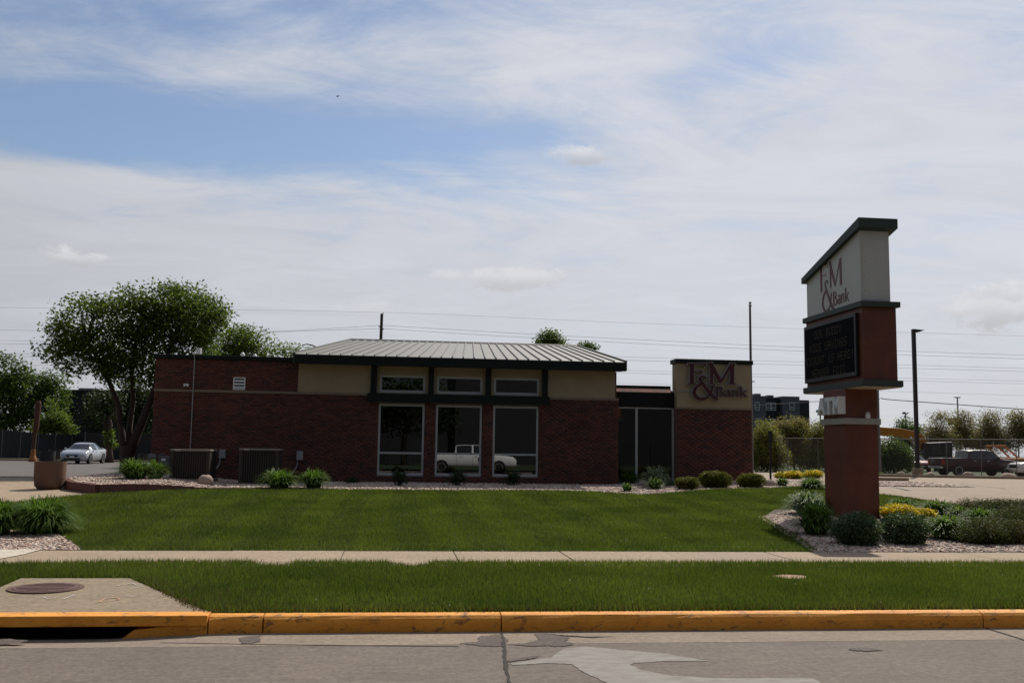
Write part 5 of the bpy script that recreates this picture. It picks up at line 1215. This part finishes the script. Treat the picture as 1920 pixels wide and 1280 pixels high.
        MB().box(f-.02, f+.03, -.5, .5, top-.30, top-.04).build('grille', 'trim', t, bevel=.01); bxx('bumper', 'chrome' if kind == 'truck' else paint, f-.1, f+.06, -.86, .86, .48, .64, .03); bxx('rear_bumper', 'chrome' if kind == 'truck' else paint, x0-.1, x0+.06, -.86, .86, .52, .66, .03)
        for s_ in (-1, 1):
            bxx('headlight', 'lamp', f-.16, f+.02, min(s_*.54, s_*.86), max(s_*.54, s_*.86), top-.26, top-.08, .02); bxx('tail_light', 'taillamp', x0-.012, x0+.1, min(s_*.80, s_*.985), max(s_*.80, s_*.985), .85, 1.15, .01)
            bxx('mirror', 'trim', 1.0 if kind == 'truck' else .6, 1.22 if kind == 'truck' else .8, min(s_*1.0, s_*1.2), max(s_*1.0, s_*1.2), 1.22, 1.42, .03)
            for hx in (-.75, .3): bxx('door_handle', 'chrome', hx, hx+.18, min(s_*.99, s_*1.015), max(s_*.99, s_*1.015), 1.08, 1.12, .005)
            if kind == 'truck':
                for dx in (-.95, .16, 1.2): bxx('door_seam', 'trim', dx, dx+.012, min(s_*.99, s_*1.003), max(s_*.99, s_*1.003), .5, 1.24, 0)
        if emblem:
            for s_ in (-1, 1): MB().lathe([(.2, s_*1.0), (.2, s_*1.006), (.15, s_*1.006), (.15, s_*1.0)], (.7, 0, .92), 24, 'y').build('door_emblem', 'maroon', t)
    t.location = loc; t.rotation_euler.z = rz; return t
g = GG(146, 869); car('sedan', 'silver sedan driving on the side street at the left', 'car', (g[0], g[1]+1.2, g[2]), R(-91), 'silver', 'sedan')
X_, _ = W(1828, 870, 68.5); car('pickup_truck', 'maroon pickup truck parked behind the chain link fence', 'pickup truck', (X_, 68.5, .2), R(2), 'maroon', 'truck')
X_, _ = W(1962, 880, 66.); car('white_suv', 'white vehicle with its nose showing at the right edge', 'car', (X_, 66., .2), R(172), 'carwhite', 'suv')
X_, _ = W(1712, 870, 84.); car('red_car', 'red car half hidden behind the parking lot light pole', 'car', (X_, 84., .2), R(-100), 'redcar', 'sedan')
X_, _ = W(880, 870, 2*FY+4.3); car('pickup_truck', 'white pickup truck on the street, seen reflected in the bank windows', 'pickup truck', (X_, -4.3, .0), 0., 'carwhite', 'truck', emblem=True)

# ================================================================== BACKGROUND
# chain link fence beyond the lot
fa, fb_ = GG(1640, 890), GG(1960, 898); fc = empty('chain_link_fence', (fa[0], fa[1], .05), 'grey chain link fence between the parking lot and the vehicles', 'fence')
fA, fB = Vector((fa[0]-6, fa[1]+3, 0)), Vector((fb_[0]+2, fb_[1]-.4, 0)); FHT = 2.75
link_m, n_, b_ = new_mat('chain_link'); n_.t.nodes.remove(b_)
tr = n_.N('ShaderNodeBsdfTransparent'); df = n_.N('ShaderNodeBsdfDiffuse'); df.inputs[0].default_value = (.16, .16, .155, 1); ms = n_.N('ShaderNodeMixShader'); ms.inputs[0].default_value = .16
n_.link(tr.outputs[0], ms.inputs[1]); n_.link(df.outputs[0], ms.inputs[2]); n_.link(ms.outputs[0], n_.t.nodes['Material Output'].inputs[0]); MT['chain'] = link_m
MB().tube([(fA.x, fA.y, FHT), (fB.x, fB.y, FHT+.05)], .03, 6).build('top_rail', 'gal_dark', fc)
MB().add([(fA.x, fA.y, .08), (fB.x, fB.y, .08), (fB.x, fB.y, FHT+.03), (fA.x, fA.y, FHT-.02)], [(0, 1, 2, 3)]).build('mesh', 'chain', fc)
npost = 9
for i in range(npost):
    p = fA.lerp(fB, (i+.35)/npost); MB().tube([(p.x, p.y, -.05), (p.x, p.y, FHT+.03)], .03, 8).build('post', 'gal_dark', fc)
# parking lot light pole
g = GG(1721, 893); zt_ = W(1714, 617, g[1])[1]; t = empty('light_pole', g, 'tall dark parking lot light pole on a concrete base', 'light pole')
MB().lathe([(.36, -.05), (.36, .55), (.33, .58)], g, 20).build('base', 'pad', t); MB().box(g[0]-.11, g[0]+.11, g[1]-.11, g[1]+.11, g[2]+.58, zt_).build('pole', 'dark_pole', t)
MB().prism([(g[0]+.1, g[1]-.2, zt_-.18), (g[0]+.35, g[1]-.2, zt_-.20), (g[0]+.72, g[1]-.2, zt_-.06), (g[0]+.1, g[1]-.2, zt_-.02)], (0, .4, 0)).build('lamp_head', 'dark_pole', t)
# excavator
EYY = 88.
ex = empty('excavator', (W(1765, 880, EYY)[0], EYY, .05), 'yellow orange excavator with dark cab behind the fence', 'excavator')
def pp(px, py, Y): X_, Z_ = W(px, py, Y); return (X_, Y, Z_)
MB().prism([pp(x, y, EYY-.3) for x, y in ((1733, 868), (1727, 862), (1722, 840), (1708, 824), (1690, 819), (1652, 816), (1636, 812), (1636, 799), (1690, 803), (1716, 808), (1728, 814), (1739, 828), (1738, 868))], (0, .6, 0)).build('boom', 'orange', ex, bevel=.04)
MB().tube([pp(1706, 818, EYY-.45), pp(1727, 858, EYY-.45)], .11, 8).build('cylinder', 'chrome', ex)
cab = MB().prism([pp(x, y, EYY-1.2) for x, y in ((1733, 872), (1734, 845), (1739, 830), (1786, 828), (1787, 872))], (0, 1.6, 0)).build('cab', 'trim', ex, bevel=.05)
MB().prism([pp(x, y, EYY-1.23) for x, y in ((1746, 852), (1747, 833), (1764, 832), (1764, 852))], (0, .02, 0)).build('cab_window', 'carglass', cab); MB().prism([pp(x, y, EYY-1.23) for x, y in ((1770, 849), (1770, 832), (1782, 832), (1782, 849))], (0, .02, 0)).build('cab_window', 'carglass', cab)
a, b = pp(1789, 856, EYY), pp(1836, 884, EYY); MB().box(a[0], b[0], EYY-1.2, EYY+1.4, b[2], a[2]).build('engine_housing', 'orange', ex, bevel=.08)
a = pp(1791, 846, EYY); MB().tube([pp(1791, 856, EYY-1), pp(1792, 845, EYY-1), pp(1822, 845, EYY-1), pp(1825, 856, EYY-1)], .05, 6).build('guard_rail', 'white', ex)
a, b = pp(1735, 0, EYY)[0], pp(1838, 0, EYY)[0]
for dy in (-1.4, .8): MB().box(a, b, EYY+dy, EYY+dy+.6, .05, .9).build('track', 'tyre', ex, bevel=.2)
MB().box(a+1., b-1., EYY-.9, EYY+.9, .5, pp(1760, 884, EYY)[2]+.1).build('undercarriage', 'trim', ex)
t = empty('loader', (*pp(1868, 880, 92)[:2], .05), 'orange machine with an open roll frame behind the maroon pickup', 'loader')
for x in (1850, 1870, 1886): MB().tube([(pp(x, 0, 92)[0], 92, .9), pp(x-(2 if x == 1886 else 0), 836, 92)], .09, 6).build('frame_post', 'orange', t)
MB().tube([pp(1848, 836, 92), pp(1886, 835.5, 92)], .1, 6).build('frame_top', 'orange', t); a, b = pp(1840, 0, 92)[0], pp(1892, 0, 92)[0]; MB().box(a, b, 91, 93.2, .5, 1.5).build('body', 'orange', t, bevel=.1)
for x in (1850, 1882): MB().lathe([(.6, -.2), (.6, .2)], (pp(x, 0, 92)[0], 90.9, .62), 20, 'y').build('wheel', 'tyre', t)
# apartments far behind
AYY = 185.; ap = empty('apartment_block', (W(1465, 850, AYY)[0], AYY, 0.), 'distant modern apartment block in grey and charcoal cladding', 'building')
def blk(x0, x1, ytop, mat, dy): a = W(x0, ytop, AYY); b = W(x1, ytop, AYY); return MB().box(a[0], b[0], AYY+dy, AYY+14, 0, a[1]).build('wall', mat, ap)
w1 = blk(1380, 1436, 741, 'apt_grey', 0); w2 = blk(1436, 1467, 745, 'apt_dark', 1.2); w3 = blk(1467, 1499, 742.5, 'apt_grey', 0); w4 = blk(1499, 1522, 749, 'apt_dark', 1.2)
for x0, x1, par, dy in ((1415, 1424, w1, 0), (1440, 1459, w2, 1.2), (1480, 1489, w3, 0), (1391, 1400, w1, 0)):
    for y0 in (754, 784, 814):
        a = W(x0, y0, AYY); b = W(x1, y0+15, AYY); y_ = AYY+dy; f = bx('window', 'white', par, a[0], b[0], y_-.12, y_-.01, b[1], a[1])
        nx = 2 if x1-x0 > 12 else 1
        for i in range(nx):
            xa = a[0]+(b[0]-a[0])*i/nx+.1; xb = a[0]+(b[0]-a[0])*(i+1)/nx-.1; zm = b[1]+(a[1]-b[1])*.32
            MB().box(xa, xb, y_-.15, y_-.13, zm+.06, a[1]-.1).box(xa, xb, y_-.15, y_-.13, b[1]+.1, zm-.06).build('pane', 'apt_pane', f) if False else None
    if True: pass
for o_ in [o for o in bpy.data.objects if o.name.startswith('window') and o.parent in (w1, w2, w3, w4)]:
    xs_ = [v.co.x for v in o_.data.vertices]; zs_ = [v.co.z for v in o_.data.vertices]; ys_ = [v.co.y for v in o_.data.vertices]; org = ORG[ap]
    x0, x1, z0, z1, y_ = min(xs_)+org.x, max(xs_)+org.x, min(zs_)+org.z, max(zs_)+org.z, min(ys_)+org.y
    par = o_.parent; o_.parent = ap                       # window belongs to the building, its panes to the window
    nx = 2 if x1-x0 > 1.4 else 1; zm = z0+(z1-z0)*.34
    for i in range(nx):
        xa = x0+(x1-x0)*i/nx+.09; xb = x0+(x1-x0)*(i+1)/nx-.09
        bx('pane', 'apt_pane', o_, xa, xb, y_-.03, y_-.005, zm+.06, z1-.1); bx('pane', 'apt_pane', o_, xa, xb, y_-.03, y_-.005, z0+.1, zm-.06)
for x, y in ((1418, 738), (1442, 741)): a = W(x-5, y, AYY+4); b = W(x+5, y+6, AYY+4); bx('roof_unit', 'apt_grey', ap, a[0], b[0], AYY+3, AYY+5, b[1], a[1])
# left: dark screened fence, black building
def fence_run(name, label, p, q, h0, h1, n):
    p, q = Vector(p), Vector(q); t = empty(name, (p.x, p.y, 0), label, 'fence'); d = (q-p)
    for i in range(n):
        a, b = p+d*(i/n), p+d*((i+1)/n); ha, hb = h0+(h1-h0)*i/n, h0+(h1-h0)*(i+1)/n; nn = Vector((-d.y, d.x, 0)).normalized()*.05; e = d.normalized()*.03
        MB().prism([(a+e-nn)[:2]+(.0,), (b-e-nn)[:2]+(.0,), (b-e-nn)[:2]+(hb,), (a+e-nn)[:2]+(ha,)], tuple(nn*2)).build('panel', 'fence_dark', t); MB().tube([(a.x, a.y, 0), (a.x, a.y, ha+.06)], .06, 6).build('post', 'gal_dark', t)
a = W(-30, 802, 91.); b = W(165, 821, 99.)
fence_run('screen_fence', 'dark screened fence along the left background', (a[0], 91., 0), (b[0], 99., 0), a[1], b[1], 6)
a = W(160, 817, 92.); b = W(420, 825, 92.); fence_run('screen_fence', 'lower dark fence behind the tree trunk', (a[0], 92., 0), (b[0], 92., 0), 2.55, 2.55, 6)
bb = empty('black_building', (W(200, 800, 118.)[0], 118, 0), 'flat black warehouse behind the fence at the left', 'building')
a = W(112, 733, 118.); b = W(330, 733, 118.); MB().box(a[0], b[0], 118, 140, 0, a[1]).build('wall', 'black_wall', bb); c0 = W(147, 727, 119.); c1 = W(184, 733, 119.); bx('roof_unit', 'galv', bb, c0[0], c1[0], 119, 123, a[1]+.001, c0[1]); MB().box(a[0]-.05, b[0]+.05, 117.9, 118.2, a[1]-.001, a[1]+.2).build('parapet', 'black_wall', bb)
c0 = W(127, 765, 117.9); c1 = W(140, 778, 117.9); f = bx('window', 'trim', bb, c0[0], c1[0], 117.9, 117.99, c1[1], c0[1]); bx('pane', 'carglass', f, c0[0]+.08, c1[0]-.08, 117.87, 117.899, c1[1]+.08, c0[1]-.08)
# utility pole behind the roof, street lamp arm, wires
uy = 76.; ux, uz = W(716, 588, uy); t = empty('utility_pole', (ux, uy, 0), 'wooden utility pole rising behind the metal roof', 'utility pole')
MB().tube([(ux-.1, uy, 0), (ux, uy, uz)], [.17, .11], 10).build('pole', 'wood', t)
MB().tube([(ux-.22, uy, uz-.95), (ux, uy, uz-1.15)], .04, 6).build('insulator', 'galv', t); MB().tube([(ux, uy, uz-1.18), (ux+.2, uy, uz-1.2)], .05, 6).build('insulator', 'galv', t); MB().tube([(ux+.08, uy, uz-.1), (ux+.1, uy, uz+.12)], .03, 6).build('insulator', 'galv', t)
def wire(label, pts, Y, r=.012, group='overhead wires'):
    P = [W(px, py, Y if not isinstance(Y, (tuple, list)) else Y[i]) for i, (px, py) in enumerate(pts)]; YY = [Y]*len(pts) if not isinstance(Y, (tuple, list)) else Y
    V_ = [Vector((a, y, b)) for (a, b), y in zip(P, YY)]; out = []
    for i in range(len(V_)-1):
        p0, p1, p2, p3 = V_[max(i-1, 0)], V_[i], V_[i+1], V_[min(i+2, len(V_)-1)]
        for k in range(8):
            t_ = k/8; out.append(.5*((2*p1)+(p2-p0)*t_+(2*p0-5*p1+4*p2-p3)*t_*t_+(3*p1-p0-3*p2+p3)*t_**3))
    out.append(V_[-1]); o = MB().tube(out, r, 5).build('overhead_wire', 'wire', None, tuple(V_[0])); return tag(o, label, 'wire', group)
wire('upper wire running left from the wooden pole', [(300, 628), (540, 620), (711, 610)], uy, .011); wire('lower wire running left from the wooden pole', [(300, 629.5), (540, 621.5), (712, 616)], uy, .011)
wire('upper wire running right from the wooden pole', [(718, 610), (1030, 628), (1500, 651), (1960, 667)], uy, .011); wire('lower wire running right from the wooden pole', [(718, 616), (1030, 635), (1500, 658), (1960, 674)], uy, .011)
LW = [('topmost faint wire across the sky', ((-60, 576), (700, 585), (1200, 606), (1980, 632)), .012), ('second highest wire at the left sky edge', ((-60, 617), (200, 622), (480, 625)), .014), ('upper of the two wires behind the left crown', ((-60, 637), (350, 645), (1100, 667), (1980, 692)), .014), ('lower of the two wires behind the left crown', ((-60, 643), (350, 651), (1100, 673), (1980, 698)), .016),
      ('upper wire of the lowest pair crossing the sky', ((-60, 662), (350, 668), (1100, 692), (1980, 716)), .014), ('lower wire of the lowest pair crossing the sky', ((-60, 667), (350, 674), (1100, 697), (1980, 721)), .016), ('lowest faint wire across the sky', ((-60, 683), (350, 690), (1100, 716), (1980, 743)), .012)]
for lb, pts_, r in LW: wire(lb, pts_, 150., r*1.15)
sy = 66.; sx, sz = W(1644, 735, sy); t = empty('service_pole', (sx, sy, 0), 'grey service pole showing at the right edge of the sign post', 'utility pole'); MB().tube([(sx, sy, 0), (sx, sy, sz+.6)], .15, 10).build('pole', 'gal_dark', t); MB().tube([(sx-.2, sy-.2, 1), (sx-.2, sy-.2, sz+.2)], .06, 8).build('riser', 'galv', t)
wire('thick black cable sagging right of the sign', [(1651, 746), (1670, 749), (1780, 757), (1960, 770)], sy, .03); wire('pale cable crossing before the dark apartments', [(1300, 766), (1412, 759.5), (1470, 756), (1540, 752), (1650, 748)], sy, .022)
a = P3(571, 646, 70.); ln = empty('street_lamp', (W(600, 850, 70)[0], 70., 0), 'curved street lamp arm above the left end of the metal roof', 'street lamp'); MB().tube([P3(566, 647.5, 70.), P3(575, 645, 70.), P3(585, 647, 70.), P3(594, 651, 70.), P3(602, 662, 70.), P3(603, 700, 70.), (W(603, 700, 70.)[0], 70., 0)], [.03, .04, .05, .06, .07, .09, .1], 8).build('pole', 'gal_dark', ln)
def mast(label, px, ytop, Y, r, head):
    X_, Z_ = W(px, ytop, Y); t = empty('light_mast', (X_, Y, 0), label, 'light mast'); MB().tube([(X_, Y, 0), (X_, Y, Z_)], r, 8).build('pole', 'galv', t); k = Y/FPX
    if head == 'T': MB().box(X_-6*k, X_+6*k, Y-.2, Y+.2, Z_-.1, Z_+.12).build('lamp_head', 'galv', t)
    elif head == 'L': MB().box(X_-7*k, X_-3*k, Y-.3, Y+.3, Z_-.2*k, Z_+5*k).tube([(X_, Y, Z_-.1), (X_-4*k, Y, Z_+1*k)], .08, 6).build('lamp_head', 'gal_dark', t)
    else: MB().box(X_-5*k, X_-1.5*k, Y-.3, Y+.3, Z_-1*k, Z_+3*k).tube([(X_, Y, Z_-2*k), (X_+6*k, Y, Z_+2*k)], .1, 6).build('lamp_head', 'gal_dark', t)
    return t
mast('tall far light mast with a cross bar above the spring trees', 1795, 745, 210., .16, 'T'); mast('far light mast left of the sign post with one lamp head', 1538, 773, 150., .14, 'L'); mast('floodlight on a mast above the rounded green tree', 1698, 775, 150., .12, 'F')
a = W(1785, 783, 170.); b = W(1799, 796, 170.); t = empty('green_tank', ((a[0]+b[0])/2, 170, 0), 'dull green box on a frame beside the far light mast', 'tank'); MB().box(a[0], b[0], 169, 171.5, b[1], a[1]).build('box', 'sign_green', t, bevel=.1); MB().box(a[0]+.2, a[0]+.5, 169.2, 169.5, 0, b[1]).box(b[0]-.5, b[0]-.2, 169.2, 169.5, 0, b[1]).build('frame', 'gal_dark', t)
# bird high in the sky
p = Vector(P3(634, 181, 40.)); o = MB()
o.add([p+Vector(v) for v in ((-.10, 0, 0), (-.02, -.04, .02), (.06, 0, .03), (-.02, .04, .02), (-.02, 0, -.03))], [(0, 1, 2), (0, 2, 3), (0, 4, 1), (1, 4, 2), (2, 4, 3), (3, 4, 0)]); o.add([p+Vector(v) for v in ((.0, 0, .02), (.05, .02, .02), (.12, .10, .07), (.10, .14, .06), (.03, .05, .03))], [(0, 1, 2, 3, 4)]); o.add([p+Vector(v) for v in ((-.05, 0, .01), (.0, -.02, .015), (-.06, -.14, -.03), (-.10, -.12, -.03))], [(0, 1, 2, 3)])
tag(o.build('bird', 'black_metal', None, tuple(p)), 'small dark bird flying in the upper left sky', 'bird')
# across the street, behind the camera (seen only as reflections in the bank glass)
ob = empty('reflection_block', (22, -36, 0), 'added black block across the street that keeps the window reflections dark', 'building'); MB().box(6., 46, -50, -34, 0, 9.6).box(-16., 5.99, -50, -35, 0, 7.1).build('wall', 'black_wall', ob); MB().box(5.9, 46.1, -50.1, -33.9, 9.6, 9.9).build('parapet', 'green_metal', ob)  # unseen block, blackened and stretched to keep the window reflections dark
bx('door', 'trim', ob, 26, 28, -33.99, -33.93, 0., 2.4)
for x_, y_, lb in ((-9, -24, 'large tree across the street, mirrored left in the glass'), (1., -26, 'second large tree across the street behind the white pickup')):
    tree('broadleaf_tree', lb, (x_, y_, .1), [(x_, y_, 6.2, 4.2, 3.8, 3.4), (x_+2, y_+.5, 4.6, 3.2, 3., 2.4), (x_-2.2, y_, 5., 3., 3., 2.6)], 260, 26, .5, .34, 'darkleaf', .32, None, 20)
